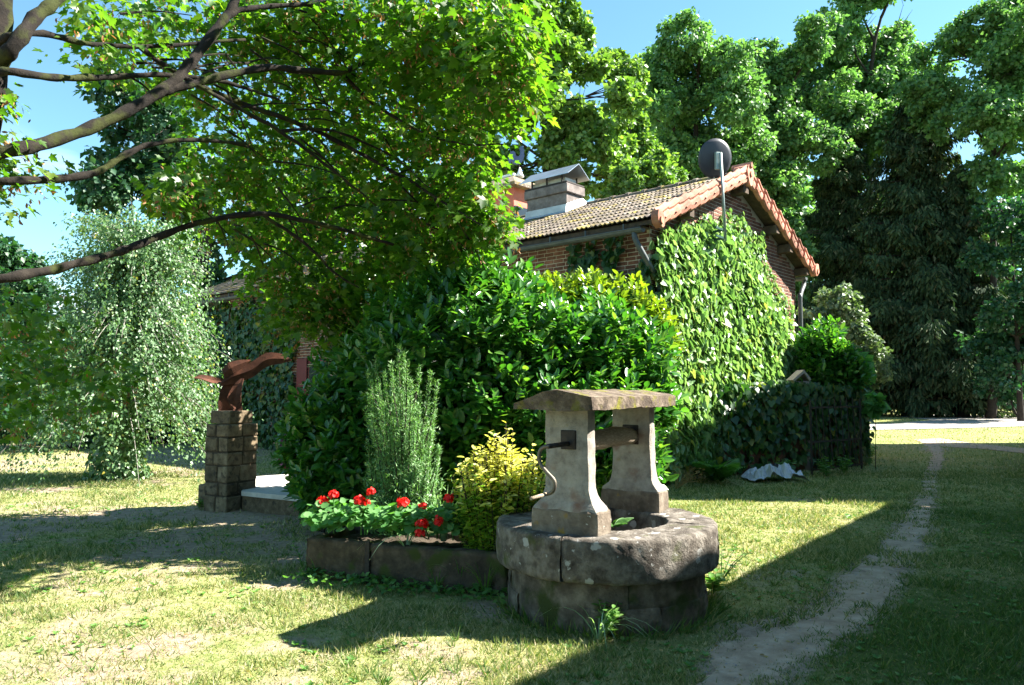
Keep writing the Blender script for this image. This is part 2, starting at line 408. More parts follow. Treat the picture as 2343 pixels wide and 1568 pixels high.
class MB:
    """collects shapes; build() links them as one mesh object"""
    def __init__(s): s.V = []; s.F = []
    def add(s, V, F):
        o = len(s.V); s.V.extend([tuple(map(float, v)) for v in V]); s.F.extend([tuple(i + o for i in f) for f in F]); return s
    def box(s, c, x, y, z, bev=0.0):
        """box with centre c and half-axis vectors x, y, z; bev chamfers its edges"""
        c, x, y, z = map(lambda a: np.asarray(a, float), (c, x, y, z))
        if bev <= 0:
            V = [c + i * x + j * y + k * z for k in (-1, 1) for j in (-1, 1) for i in (-1, 1)]
            return s.add(V, [(0, 2, 3, 1), (4, 5, 7, 6), (0, 1, 5, 4), (2, 6, 7, 3), (0, 4, 6, 2), (1, 3, 7, 5)])
        lx, ly, lz = (np.linalg.norm(a) for a in (x, y, z))
        bx, by, bz = 1 - min(bev / lx, .45), 1 - min(bev / ly, .45), 1 - min(bev / lz, .45)
        V = []; idx = {}
        for k in (-1, 1):
            for j in (-1, 1):
                for i in (-1, 1):
                    for a in range(3):
                        f = [bx, by, bz]; f[a] = 1
                        idx[i, j, k, a] = len(V)
                        V.append(c + i * f[0] * x + j * f[1] * y + k * f[2] * z)
        F = []
        for a in range(3):
            b, d = (a + 1) % 3, (a + 2) % 3
            for sgn in (-1, 1):
                q = []
                for (m_, n_) in ((-1, -1), (1, -1), (1, 1), (-1, 1)):
                    t = [0, 0, 0]; t[a] = sgn; t[b] = m_; t[d] = n_
                    q.append(idx[t[0], t[1], t[2], a])
                F.append(tuple(q if sgn > 0 else q[::-1]))
        for a in range(3):
            b, d = (a + 1) % 3, (a + 2) % 3
            for m_ in (-1, 1):
                for n_ in (-1, 1):
                    t1 = [0, 0, 0]; t2 = [0, 0, 0]
                    t1[a] = -1; t2[a] = 1; t1[b] = t2[b] = m_; t1[d] = t2[d] = n_
                    F.append((idx[(*t1, b)], idx[(*t2, b)], idx[(*t2, d)], idx[(*t1, d)]))
        for k in (-1, 1):
            for j in (-1, 1):
                for i in (-1, 1):
                    F.append((idx[i, j, k, 0], idx[i, j, k, 1], idx[i, j, k, 2]))
        return s.add(V, F)
    def tube(s, pts, rad, n=8, cap=True):
        V, F = tube_geo(pts, rad, n, cap); return s.add(V, F)
    def prism(s, poly, a, b):
        """extrude polygon points (3-D list) from offset a to offset b"""
        a, b = np.asarray(a, float), np.asarray(b, float); n = len(poly)
        V = [np.asarray(p_) + a for p_ in poly] + [np.asarray(p_) + b for p_ in poly]
        F = [tuple(range(n))[::-1], tuple(range(n, 2 * n))] + [(i, (i + 1) % n, n + (i + 1) % n, n + i) for i in range(n)]
        return s.add(V, F)
    def rough(s, amp, freq, seed=0):
        for i, v in enumerate(s.V):
            q = Vector((v[0] * freq + seed, v[1] * freq, v[2] * freq))
            d = mnoise.noise_vector(q) * amp
            s.V[i] = (v[0] + d.x, v[1] + d.y, v[2] + d.z)
        return s
    def mesh(s, name, mat=None, smooth=False): return mesh_py(name, s.V, s.F, mat, smooth)
    def build(s, name, mat, parent=None, smooth=False, kind=None): return link(name, s.mesh(name, mat, smooth), parent, None, kind)
def tube_geo(pts, rad, n=8, cap=True):
    pts = np.asarray(pts, float); k = len(pts)
    rad = np.broadcast_to(np.asarray(rad, float), (k,))
    tan = nrm(np.gradient(pts, axis=0))
    up = np.array([0, 0, 1.0]) if abs(tan[0][2]) < .9 else np.array([1.0, 0, 0])
    a = nrm(np.cross(tan[0], up)); V = []
    for i in range(k):
        a = nrm(a - tan[i] * np.dot(a, tan[i])); b = np.cross(tan[i], a)
        for j in range(n):
            t = 2 * math.pi * j / n
            V.append(pts[i] + rad[i] * (math.cos(t) * a + math.sin(t) * b))
    F = [(i * n + j, i * n + (j + 1) % n, (i + 1) * n + (j + 1) % n, (i + 1) * n + j) for i in range(k - 1) for j in range(n)]
    if cap: F += [tuple(range(n))[::-1], tuple(range((k - 1) * n, k * n))]
    return V, F
def smooth_path(pts, sub=5):
    pts = np.asarray(pts, float); n = len(pts); o = []
    P = np.vstack([2 * pts[0] - pts[1], pts, 2 * pts[-1] - pts[-2]])
    for i in range(n - 1):
        p0, p1, p2, p3 = P[i:i + 4]
        for t in np.linspace(0, 1, sub, endpoint=False):
            o.append(.5 * ((2 * p1) + (p2 - p0) * t + (2 * p0 - 5 * p1 + 4 * p2 - p3) * t * t + (3 * p1 - p0 - 3 * p2 + p3) * t ** 3))
    o.append(pts[-1]); return np.array(o)

# ---- leaves: a template (verts, faces) stamped at many places
def half_leaf(outline, fold=.12, droop=.15):
    """outline: half of the leaf, (x, y) from the stem (0,0) to the tip (0,1); gives two halves folded on the midrib"""
    n = len(outline)
    V = [(x, y, x * fold - droop * y * y) for (x, y) in outline] + [(-x, y, x * fold - droop * y * y) for (x, y) in outline[1:-1]]
    return np.array(V, float), [np.array([list(range(n))]), np.array([[0] + list(range(n, 2 * n - 2)) + [n - 1]])[:, ::-1]]
T_MAPLE = half_leaf([(0, 0), (.20, -.07), (.44, -.03), (.34, .13), (.60, .34), (.66, .52), (.44, .47), (.26, .46), (.31, .66), (.20, .70), (0, 1.02)])
T_IVY = half_leaf([(0, .05), (.24, -.12), (.52, .06), (.50, .36), (.28, .62), (0, .95)], fold=.16, droop=.25)
T_OVAL = half_leaf([(0, 0), (.13, .15), (.20, .42), (.17, .70), (.09, .90), (0, 1)], fold=.3, droop=.12)
T_SLIM = half_leaf([(0, 0), (.09, .2), (.13, .5), (.08, .8), (0, 1)], fold=.3, droop=.15)
T_BIRCH = half_leaf([(0, 0), (.30, .12), (.34, .36), (0, 1)], fold=.15, droop=.1)
T_DIAMOND = (np.array([(0, 0, 0), (.38, .45, .10), (0, 1, -.05), (-.38, .45, .10)], float), [np.array([[0, 1, 2], [0, 2, 3]])])
T_NEEDLE = (np.array([(-.06, 0, 0), (.06, 0, 0), (0, 1, 0)], float), [np.array([[0, 1, 2]])])
T_ROUND = (np.array([(0, 0, 0), (.38, .0, .10), (.52, .36, .06), (.40, .76, .02), (.12, .92, -.04), (-.12, .92, -.04), (-.40, .76, .02), (-.52, .36, .06), (-.38, 0, .10), (0, .42, -.08)], float),
           [np.array([[i, i + 1, 9] for i in range(8)] + [[8, 0, 9]])])
def bases(tip, normal, scale, width=1.0):
    """(n,3,3) matrices: columns x, y (towards the tip), z (leaf normal) times scale"""
    y = nrm(tip); n = np.asarray(normal, float)
    z = n - y * np.sum(n * y, -1, keepdims=True)
    bad = np.linalg.norm(z, axis=-1) < 1e-3
    z[bad] = np.cross(y[bad], np.array([1., .3, .2]))
    z = nrm(z); x = np.cross(y, z)
    s = np.asarray(scale, float).reshape(-1, 1)
    return np.stack([x * s * width, y * s, z * s], -1)
def stamp(T, P, B):
    V, FF = T; n, k = len(P), len(V)
    W = np.einsum('nij,kj->nki', B, V) + np.asarray(P)[:, None, :]
    off = (np.arange(n) * k)[:, None, None]
    return W.reshape(-1, 3), [(f[None] + off).reshape(-1, f.shape[1]) for f in FF]
def leaf_mesh(T, name, mat): return mesh_np(name, T[0], T[1], mat)
def leaves(parent, T, P, B, mat, name='foliage', single=0, score=None, keep=True):
    """stamps leaves under parent; `single` of them (lowest score) become leaf objects of their own, the rest one mesh"""
    P = np.asarray(P); idx = np.arange(len(P)); one = np.array([], int)
    if single:
        uv = project(P)
        vis = (uv[:, 0] > -10) & (uv[:, 0] < 2352) & (uv[:, 1] > -10) & (uv[:, 1] < 1578)
        s = np.linalg.norm(P - CAMP, axis=1) if score is None else score
        s = np.where(vis, s, 1e9)
        one = np.argsort(s)[:single]
        me = leaf_mesh(T, 'leaf', mat)
        for i in one:
            M = Matrix(((*B[i][0], P[i][0]), (*B[i][1], P[i][1]), (*B[i][2], P[i][2]), (0, 0, 0, 1)))
            place('leaf', me, parent, M)
        rest = np.ones(len(P), bool); rest[one] = False
        idx = idx[rest]
    V, F = stamp(T, P[idx], B[idx])
    return link(name, mesh_np(name, V, F, mat), parent, None, 'stuff')
def rdir(n): return nrm(rng.normal(size=(n, 3)))

UP = np.array([0, 0, 1.0])

# ================================================================== ground
PATH_PX = [(1660, 1640), (1705, 1539), (1790, 1454), (1900, 1405), (1953, 1370), (2010, 1300), (2066, 1244), (2096, 1190), (2112, 1150), (2128, 1096), (2142, 1054), (2142, 1030), (2120, 1010)]
PATH_W = [.20, .20, .29, .22, .21, .20, .18, .14, .13, .13, .13, .15, .2]
PATH = smooth_path([gr(*q)[:2] for q in PATH_PX], 14)
PW = np.interp(np.linspace(0, 1, len(PATH)), np.linspace(0, 1, len(PATH_W)), PATH_W)
def hgt(x, y):
    x, y = np.asarray(x, float), np.asarray(y, float)
    fade = np.clip(1.2 - np.hypot(x, y - 6) / 40, 0, 1)
    return ((fbm(x * .45, y * .45, 3, 3) - .5) * .07 + (fbm(x * 2.3, y * 2.3, 9, 2) - .5) * .018) * fade - .012
def path_dist(x, y):
    P = np.stack([np.ravel(x), np.ravel(y)], 1)
    best = np.full(len(P), 9.0)
    for c in range(0, len(P), 40000):
        d = np.linalg.norm(P[c:c + 40000, None, :] - PATH[None, ::2, :], axis=2) - PW[None, ::2]
        best[c:c + 40000] = d.min(1)
    return best.reshape(np.shape(x))
def cover(x, y):
    c = .70 + (fbm(x * .9, y * .9, 21, 4) - .5) * 1.1 + (fbm(x * 3.3, y * 3.3, 5, 3) - .5) * .9
    c = c + .25 * np.clip((np.asarray(x) - .5) / 3, -1, 1) + .1 * np.clip((np.asarray(y) - 8) / 6, 0, 1)
    return np.clip(c, 0, 1)
def lush_shade(x, y):  # lusher turf mask along the barn's shadow edge; paints the shaded lawn darker
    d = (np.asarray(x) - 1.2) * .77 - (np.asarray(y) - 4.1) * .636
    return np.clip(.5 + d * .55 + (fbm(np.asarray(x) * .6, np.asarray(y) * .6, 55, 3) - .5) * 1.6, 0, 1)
def axis(lo, hi, step, far, k=1.16):
    c = list(np.arange(lo, hi, step)); s = step
    while c[-1] < far: s *= k; c.append(c[-1] + s)
    s = step
    while c[0] > -far: s *= k; c.insert(0, c[0] - s)
    return np.array(c)
gx, gy = axis(-6, 6, .07, 600), axis(2.5, 13, .07, 600)
GX, GY = np.meshgrid(gx, gy)
nx, ny = len(gx), len(gy)
V = np.stack([GX.ravel(), GY.ravel(), hgt(GX, GY).ravel()], 1)
ii = (np.arange(ny - 1)[:, None] * nx + np.arange(nx - 1)[None]).ravel()
me = mesh_np('ground', V, np.stack([ii, ii + 1, ii + 1 + nx, ii + nx], 1), 'lawn_ground', True)
a = me.attributes.new('cover', 'FLOAT', 'POINT')
cv = cover(GX, GY)
near = (np.abs(GX) < 25) & (GY > 0) & (GY < 60)
pdm = np.full(GX.shape, 5.0); pdm[near] = path_dist(GX[near], GY[near])
cv = np.where(pdm < .12, np.minimum(cv, np.clip((pdm + .1) * 2.5, 0, 1)), cv)
a.data.foreach_set('value', cv.ravel().astype(np.float32))
a2 = me.attributes.new('lush_shade', 'FLOAT', 'POINT'); a2.data.foreach_set('value', lush_shade(GX, GY).ravel().astype(np.float32))
ground = tag(link('ground', me), kind='structure')

# worn dirt path: a ragged strip a few millimetres above the lawn
t2 = np.gradient(PATH, axis=0); t2 /= np.linalg.norm(t2, axis=1)[:, None]
nn = np.stack([-t2[:, 1], t2[:, 0]], 1)
fine = np.linspace(0, len(PATH) - 1, 900); i0 = np.arange(len(PATH))
px_ = np.interp(fine, i0, PATH[:, 0]); py_ = np.interp(fine, i0, PATH[:, 1])
nx_ = np.interp(fine, i0, nn[:, 0]); ny_ = np.interp(fine, i0, nn[:, 1]); pw_ = np.interp(fine, i0, PW)
V = []; K = 9
for i in range(len(fine)):
    wl_ = pw_[i] * (.25 + 1.5 * fbm(px_[i] * 4, py_[i] * 4, 31, 5)); wr_ = pw_[i] * (.25 + 1.5 * fbm(px_[i] * 4, py_[i] * 4, 47, 5))
    for k in range(K):
        t = -wr_ + (wl_ + wr_) * k / (K - 1)
        V.append((px_[i] + nx_[i] * t, py_[i] + ny_[i] * t, 0))
V = np.array(V); V[:, 2] = hgt(V[:, 0], V[:, 1]) + .008
e = np.tile(np.arange(K) % (K - 1) == 0, len(fine)); V[e, 2] -= .012
ii = (np.arange(len(fine) - 1)[:, None] * K + np.arange(K - 1)[None]).ravel()
tag(link('path', mesh_np('path', V, np.stack([ii, ii + 1, ii + 1 + K, ii + K], 1), 'dirt_path', True)), kind='structure')
# gravel drive across the back, and the worn branch that leads to it
def sheet(name, poly, mat, dz=.02):
    P = [gr(*q) for q in poly]
    c = np.mean(P, 0); Vs = [(*p_[:2], float(hgt(p_[0], p_[1])) + dz) for p_ in P]
    tag(link(name, mesh_py(name, Vs, [tuple(range(len(Vs)))], mat)), kind='structure')
sheet('gravel_drive', [(1960, 985), (2080, 983), (2200, 980), (2480, 972), (2480, 951), (2250, 950), (2120, 949), (2040, 951), (2090, 957), (2130, 962), (2060, 968), (1960, 972)], 'gravel')
sheet('worn_branch_path', [(2090, 1006), (2150, 1003), (2230, 1015), (2342, 1026), (2420, 1036), (2420, 1042), (2330, 1036), (2240, 1027), (2160, 1022), (2110, 1014)], 'dirt_path', .014)

# ================================================================== the brick house
Gd = np.array([.6665, .7455, 0]); Fd = np.array([-.7455, .6665, 0])
K0 = np.array([2.36, 12.66, 0]); W = 6.46; LEN = 18.6
def H(u, v, z): return K0 + Gd * u + Fd * v + UP * z
TAN = .426; EZ = 4.475; EU = -.35; VV = -.30
def roof_z(u): return EZ + TAN * (u - EU) if u <= W / 2 else EZ + TAN * (W - EU - u)
house = empty('brick_house', H(W / 2, LEN / 2, 0), 'long low brick house with moss-stained tiled roof and ivy-covered gable behind the well', 'house')
zt = roof_z(0) - .12
wall = MB()
gab = [H(0, 0, -.1), H(W, 0, -.1), H(W, 0, zt), H(W / 2, 0, roof_z(W / 2) - .12), H(0, 0, zt)]
wall.prism(gab, (0, 0, 0), Fd * LEN)
wall = wall.build('wall', 'mortar', house)
# bricks: each proud of the mortar, on the two walls the photograph shows
BL, BH, BW = .215, .0595, .02
bm_ = MB().box((0, 0, 0), (BL / 2, 0, 0), (0, BW / 2, 0), (0, 0, BH / 2), .006).mesh('brick', 'brick')
bh_ = MB().box((0, 0, 0), (.05, 0, 0), (0, BW / 2, 0), (0, 0, BH / 2), .006).mesh('brick_end', 'brick')
def lay(org, dirv, out, length, ztop, pick, score):
    """bricks on a wall face; returns placed object list and the mesh of the rest"""
    items = []; row = 0; z = .03
    while z < 6.1:
        off = -.17 if row % 2 else 0
        x = off
        while x < length:
            x0, x1 = max(x, 0.004), min(x + BL, length - .004)
            xm = (x0 + x1) / 2
            if x1 - x0 > .05 and z + BH < ztop(xm):
                items.append((xm, z + BH / 2, x1 - x0))
            x += BL + .013
        z += BH + .013; row += 1
    items = np.array(items)
    c = np.array(org)[None] + np.outer(items[:, 0], dirv) + np.outer(items[:, 1], UP) + np.asarray(out) * (BW / 2 - .013)
    ok = pick(items); sc = np.where(ok, score(items), 1e9)
    order = np.argsort(sc); one = [i for i in order[:300] if sc[i] < 1e8]
    rest = np.ones(len(items), bool); rest[one] = False
    for i in one:
        sx = items[i][2] / BL
        M = Matrix(((dirv[0] * sx, out[0], 0, c[i][0]), (dirv[1] * sx, out[1], 0, c[i][1]), (0, 0, 1, c[i][2] + random.uniform(-.002, .002)), (0, 0, 0, 1)))
        place('brick', bm_, wall, M)
    n = rest.sum(); ci = c[rest]; L2 = items[rest][:, 2] / 2
    V = []
    for k in (-1, 1):
        for j in (-1, 1):
            for i in (-1, 1):
                V.append(ci + np.outer(L2 * i, dirv) + np.asarray(out) * (BW / 2 * j) + UP * (BH / 2 * k))
    V = np.stack(V, 1).reshape(-1, 3)
    f = np.array([(0, 2, 3, 1), (4, 5, 7, 6), (0, 1, 5, 4), (2, 6, 7, 3), (0, 4, 6, 2), (1, 3, 7, 5)])
    F = (f[None] + (np.arange(n) * 8)[:, None, None]).reshape(-1, 4)
    link('brickwork', mesh_np('brickwork', V, F, 'brick'), wall, None, 'stuff')
lay(H(0, 0, 0), Fd, -Gd, LEN, lambda x: zt - .05, lambda it: (it[:, 1] > 3.15) & (it[:, 0] < 8), lambda it: it[:, 0])
lay(H(0, 0, 0), Gd, -Fd, W, lambda x: roof_z(x) - .18,
    lambda it: it[:, 1] > np.array([roof_z(x) for x in it[:, 0]]) - 1.25 + .0 * it[:, 0],
    lambda it: np.abs(it[:, 0] - 4.2) + .3 * (np.array([roof_z(x) for x in it[:, 0]]) - it[:, 1]))
# roof deck, tiles
sl = nrm(Gd + UP * TAN); sr = nrm(-Gd + UP * TAN)
nl = nrm(np.cross(Fd, sl)); nl = nl * np.sign(nl[2]); nr_ = nrm(np.cross(sr, Fd)); nr_ = nr_ * np.sign(nr_[2])
deck = MB()
for (a0, d) in ((H(EU + .03, VV + .04, EZ - .10), sl), (H(W - EU - .03, VV + .04, EZ - .10), sr)):
    SLEN = (W / 2 - EU) / sl.dot(Gd)
    deck.add([a0, a0 + Fd * (LEN + .5), a0 + Fd * (LEN + .5) + d * SLEN, a0 + d * SLEN] + [q + UP * .07 for q in (a0, a0 + Fd * (LEN + .5), a0 + Fd * (LEN + .5) + d * SLEN, a0 + d * SLEN)],
             [(0, 1, 2, 3), (4, 5, 6, 7), (0, 1, 5, 4), (1, 2, 6, 5), (3, 0, 4, 7)])
roof = deck.build('roof', 'rafter_wood', house)
NR = 10; EXPO = SLEN / NR; TW = .20
def tile_mesh():
    V, F = [], []; prof = [(-.5, 0), (-.42, .012), (-.33, .030), (-.24, .034), (-.15, .016), (-.02, .006), (.06, .012), (.14, .030), (.24, .034), (.32, .016), (.5, .004)]
    n = len(prof)
    for (y, dz) in ((-.02, .026), (EXPO + .03, -.004)):
        for (x, z) in prof: V.append((x * TW, y, z + dz))
    for (x, z) in prof: V.append((x * TW, -.02, z + .006))
    for i in range(n - 1): F.append((i, i + 1, n + i + 1, n + i)); F.append((2 * n + i, 2 * n + i + 1, i + 1, i))
    return V, F
tv, tf = tile_mesh(); tile = mesh_py('roof_tile', tv, tf, 'old_roof_tile', False)
tvn = np.array(tv)
def tiles(base, d, nn_, along, ncol, single):
    cells = []
    for r in range(NR):
        for c in range(ncol):
            cells.append((r, c))
    cells.sort(key=lambda q: q[1] + .15 * q[0])
    rest = []
    for k, (r, c) in enumerate(cells):
        o = base + along * (TW * (c + .5)) + d * (EXPO * r) + nn_ * (.004 + random.uniform(-.003, .004))
        ang = random.uniform(-.012, .012)
        x = along * math.cos(ang) + d * math.sin(ang); y = nrm(d - x * np.dot(d, x))
        M = np.stack([x, y, nn_], 1)
        if k < single:
            place('roof_tile', tile, roof, Matrix(((*M[0], o[0]), (*M[1], o[1]), (*M[2], o[2]), (0, 0, 0, 1))))
        else: rest.append((o, M))
    P = np.array([q[0] for q in rest]); B = np.array([q[1] for q in rest])
    V, F = stamp((tvn, [np.array(tf)]), P, B)
    link('far_tiles' if single else 'rear_tiles', mesh_np('roof_tiles', V, F, 'old_roof_tile'), roof, None, 'stuff')
tiles(H(EU - .02, VV + .10, EZ - .02), sl, nl, Fd, int((LEN + .3) / TW), 300)
tiles(H(W - EU + .02, VV + .10, EZ - .02), sr, nr_, Fd, int((LEN + .3) / TW), 0)
# ridge tiles, each with its raised collar
rz = roof_z(W / 2) + .02
def ridge_mesh():
    m_ = MB(); L = .42
    for (y0, y1, r, t) in ((0, L, .105, .0), (-.04, .06, .13, .0)):
        ang = np.linspace(-.15 * math.pi, 1.15 * math.pi, 9)
        V = [(r * math.cos(q), y, .75 * r * math.sin(q)) for y in (y0, y1) for q in ang]; n = len(ang)
        m_.add(V, [(i, i + 1, n + i + 1, n + i) for i in range(n - 1)] + [tuple(range(n)), tuple(range(n, 2 * n))])
    return m_.mesh('ridge_tile', 'old_roof_tile')
rm = ridge_mesh()
for k in range(int(LEN / .42)):
    o = H(W / 2, VV + .25 + .42 * k, rz - .02)
    place('ridge_tile', rm, roof, Matrix(((Gd[0], Fd[0], 0, o[0]), (Gd[1], Fd[1], 0, o[1]), (0, 0, 1, o[2]), (0, 0, 0, 1))))
# verge tiles down both rakes: moulded terracotta blocks with a bowed face and a round boss
def verge_mesh(step):
    """x = down-slope, y = out from the gable, z = up"""
    m_ = MB(); N = 6
    sec = [(.00, .11), (.035, .115), (.075, .07), (.085, .03), (.055, -.01), (.075, -.04), (.085, -.10), (.07, -.17), (.03, -.20), (-.02, -.20)]
    V = []; n = len(sec)
    for (x, g) in ((0, 1.12), (.035, 1.12), (step * .5, .92), (step - .034, .74), (step - .030, .70)):
        for (y, z) in sec: V.append((x, y * g if y > 0 else y, z + (.016 if x < .04 else -.013)))
    F = [(i * n + j, i * n + j + 1, (i + 1) * n + j + 1, (i + 1) * n + j) for i in range(4) for j in range(n - 1)]
    F += [tuple(range(n)), tuple(range(4 * n, 5 * n))]
    m_.add(V, F)
    ang = np.linspace(0, 2 * math.pi, 7)[:-1]
    bv = [(step * .45 + .026 * math.cos(q), .088, -.10 + .022 * math.sin(q)) for q in ang] + [(step * .5, .108, -.10)]
    m_.add(bv, [(i, (i + 1) % 6, 6) for i in range(6)])
    return m_.mesh('verge_tile', 'terracotta')
vm = verge_mesh(EXPO)
def rake(edge, d):
    down = -d; n_ = nrm(np.cross(down, -Fd)); n_ = n_ * np.sign(n_[2])
    for r in range(NR):
        o = edge + d * (EXPO * (r + 1)) + n_ * (.03 + random.uniform(-.004, .004)) - Fd * random.uniform(0, .008)
        place('verge_tile', vm, roof, Matrix(((down[0], -Fd[0], n_[0], o[0]), (down[1], -Fd[1], n_[1], o[1]), (down[2], -Fd[2], n_[2], o[2]), (0, 0, 0, 1))))
    # scroll end at the eave
    m_ = MB(); ang = np.linspace(0, 2 * math.pi, 19)[:-1]
    c = edge - Fd * .0 + n_ * (-.045) + d * .02
    P = []
    for q in ang:
        rr = .155 if math.cos(q) < .3 else .135
        P.append(c + down * rr * .72 * math.cos(q) + n_ * rr * math.sin(q))
    m_.prism(P, Fd * .02, -Fd * .115)
    P2 = [c + (p_ - c) * .42 - n_ * .03 + down * .02 for p_ in P]
    m_.prism(P2, -Fd * .10, -Fd * .14)
    m_.build('scroll_end', 'terracotta', roof)
rake(H(EU, VV, EZ), sl); rake(H(W - EU, VV, EZ), sr)
ap = MB(); A0 = H(W / 2, VV, rz)
ap.prism([A0 + Gd * a_ + UP * b_ for a_, b_ in ((-.13, -.10), (-.16, .0), (-.09, .10), (0, .16), (.09, .10), (.16, 0), (.13, -.10), (.05, -.28), (0, -.31), (-.05, -.28))], Fd * .22, -Fd * .10)
ap.prism([A0 + Gd * a_ + UP * b_ for a_, b_ in ((-.05, .13), (0, .19), (.05, .13), (.05, .08), (-.05, .08))], Fd * .30, -Fd * .13)
ap.prism([A0 + Gd * .045 * math.cos(q) + UP * (-.06 + .06 * math.sin(q)) for q in np.linspace(0, 6.28, 11)[:-1]], Fd * .0, -Fd * .125)
ap.build('apex_tile', 'terracotta', roof)
# purlin ends and rafters below the verge
for u_, z_, s_ in ((W / 2, roof_z(W / 2) - .30, .11), (.95, roof_z(.95) - .24, .085), (W - .95, roof_z(W - .95) - .24, .085), (W / 2 + 1.55, roof_z(W / 2 + 1.55) - .24, .085), (W + .02, zt - .12, .08)):
    MB().box(H(u_, VV + .17, z_), Gd * s_, Fd * .17, UP * s_ * 1.1, .01).build('purlin', 'rafter_wood', roof)
MB().box(H(-.16, LEN / 2, EZ - .10), Gd * .17, Fd * LEN / 2, UP * .012).build('soffit', 'rafter_wood', roof)
# gutters and downpipes
def gutter(u_, v0, v1, z):
    m_ = MB(); V = []; ang = np.linspace(math.pi, 2 * math.pi, 7); r = .075
    for (vv, rr) in ((v0, r), (v1, r)):
        for q in ang: V.append(H(u_ + rr * math.cos(q), vv, z + rr * math.sin(q)))
    n = len(ang)
    m_.add(V, [(i, i + 1, n + i + 1, n + i) for i in range(n - 1)] + [tuple(range(n)), tuple(range(n, 2 * n))])
    m_.tube([H(u_ - r, v0, z), H(u_ - r, v1, z)], .012, 6)
    for vv in np.arange(v0 + .4, v1, .8): m_.box(H(u_ + .03, vv, z + .06), Gd * .012, Fd * .012, UP * .07)
    return m_.build('gutter', 'grey_pipe', house)
gutter(EU - .06, -.12, LEN, EZ - .17); gutter(W - EU + .06, -.12, LEN, EZ - .17)
dp = smooth_path([H(EU - .06, .05, EZ - .2), H(EU - .06, .03, EZ - .34), H(EU + .05, -.03, EZ - .55), H(EU + .30, -.08, EZ - .85), H(.14, -.09, EZ - 1.05), H(.14, -.09, .1)], 5)
MB().tube(dp, .048, 10).build('downpipe', 'grey_pipe', house, True)
dp = smooth_path([H(W - EU + .06, -.05, EZ - .2), H(W - EU + .05, -.06, EZ - .34), H(W + .16, -.08, EZ - .55), H(W + .06, -.09, EZ - .72), H(W + .05, -.09, EZ - .9), H(W + .05, -.09, .1)], 5)
MB().tube(dp, .048, 10).build('downpipe', 'grey_pipe', house, True)
# chimney with sheet-metal hood
ch = empty('chimney', H(2.8, 4.32, roof_z(2.5)), 'grey rendered chimney with gabled sheet-metal hood on the tiled roof', 'chimney')
u0, u1, v0, v1 = 2.50, 3.12, 3.72, 4.92
def ubox(m_, ua, ub, va, vb, za, zb, bev=.0): return m_.box(H((ua + ub) / 2, (va + vb) / 2, (za + zb) / 2), Gd * (ub - ua) / 2, Fd * (vb - va) / 2, UP * (zb - za) / 2, bev)
ubox(MB(), u0, u1, v0, v1, 5.3, 6.19, .012).build('stack', 'chimney_render', ch)
ubox(MB(), u0 - .05, u1 + .05, v0 - .05, v1 + .05, 6.19, 6.40, .015).build('collar', 'chimney_render', ch)
ubox(MB(), u0 - .04, u1 + .04, v0 - .04, v1 + .04, 6.402, 6.45, .01).build('rim', 'dark_iron', ch)
ubox(MB(), u0 + .10, u1 - .10, v0 + .10, v1 - .10, 6.452, 6.585, .01).build('flue', 'concrete_slab', ch)
for k in (.12, .5, .88):
    for uu in (u0 + .03, u1 - .03): ubox(MB(), uu - .012, uu + .012, v0 + k * 1.2 - .02, v0 + k * 1.2 + .02, 6.452, 6.66).build('hood_post', 'dark_iron', ch)
hm = MB(); um = (u0 + u1) / 2
pr = [(u0 - .11, 6.60), (um, 6.90), (u1 + .11, 6.60), (u1 + .11, 6.588), (um, 6.885), (u0 - .11, 6.588)]
hm.prism([H(a_, 0, b_) for a_, b_ in pr], Fd * (v0 - .14), Fd * (v1 + .14)).build('hood', 'zinc', ch)
fl = MB()
zl = lambda u_: roof_z(u_) + .05
fl.add([H(u0 - .16, v0 - .08, zl(u0 - .16)), H(u0 - .16, v1 + .08, zl(u0 - .16)), H(u0 - .012, v1 + .05, zl(u0) + .02), H(u0 - .012, v0 - .05, zl(u0) + .02), H(u0 - .012, v1 + .02, zl(u0) + .17), H(u0 - .012, v0 - .02, zl(u0) + .17)], [(0, 1, 2, 3), (3, 2, 4, 5)])
fl.add([H(u0 - .16, v0 - .10, zl(u0 - .16)), H(u0 - .012, v0 - .012, zl(u0) + .17), H(u1, v0 - .012, zl(u1) + .16), H(u1 + .05, v0 - .12, zl(u1) + .02)], [(0, 1, 2, 3)])
fl.build('flashing', 'lead_flashing', ch)
# satellite dish on its mast at the gable
dish = empty('satellite_dish', H(2.69, -.40, 4.4), 'dark satellite dish seen from behind on a thin mast at the gable', 'satellite dish')
MT = on_plane(1648, 350, H(0, -.40, 0), Fd); MBm = on_plane(1659, 552, H(0, -.40, 0), Fd)
MB().tube([MBm, MT], .028, 10).build('mast', 'galvanised', dish, True)
for z_ in (.08, .30):
    q = MBm + (MT - MBm) * z_ * .42
    MB().box(q + Fd * .2 - Gd * .0, Gd * .02, Fd * .2, UP * .02).build('bracket', 'green_paint', dish)
    MB().box(q - Gd * .16 + Fd * .02, Gd * .18, Fd * .015, UP * .02).build('bracket', 'green_paint', dish)
dc = MT + np.array([-.045, .14, -.06]); dn = nrm(np.array([-.14, .95, .2])); dx = nrm(np.cross(dn, UP)); dy = np.cross(dx, dn)
V = []; F = []; nr2, na = 6, 28
for s_ in (0, 1):
    for i in range(nr2 + 1):
        r = i / nr2
        for j in range(na):
            t = 2 * math.pi * j / na
            V.append(dc + dx * .335 * r * math.cos(t) + dy * .375 * r * math.sin(t) + dn * (.055 * r * r + .012 * s_))
for s_ in (0, 1):
    o = s_ * (nr2 + 1) * na
    F += [(o + i * na + j, o + i * na + (j + 1) % na, o + (i + 1) * na + (j + 1) % na, o + (i + 1) * na + j) for i in range(nr2) for j in range(na)]
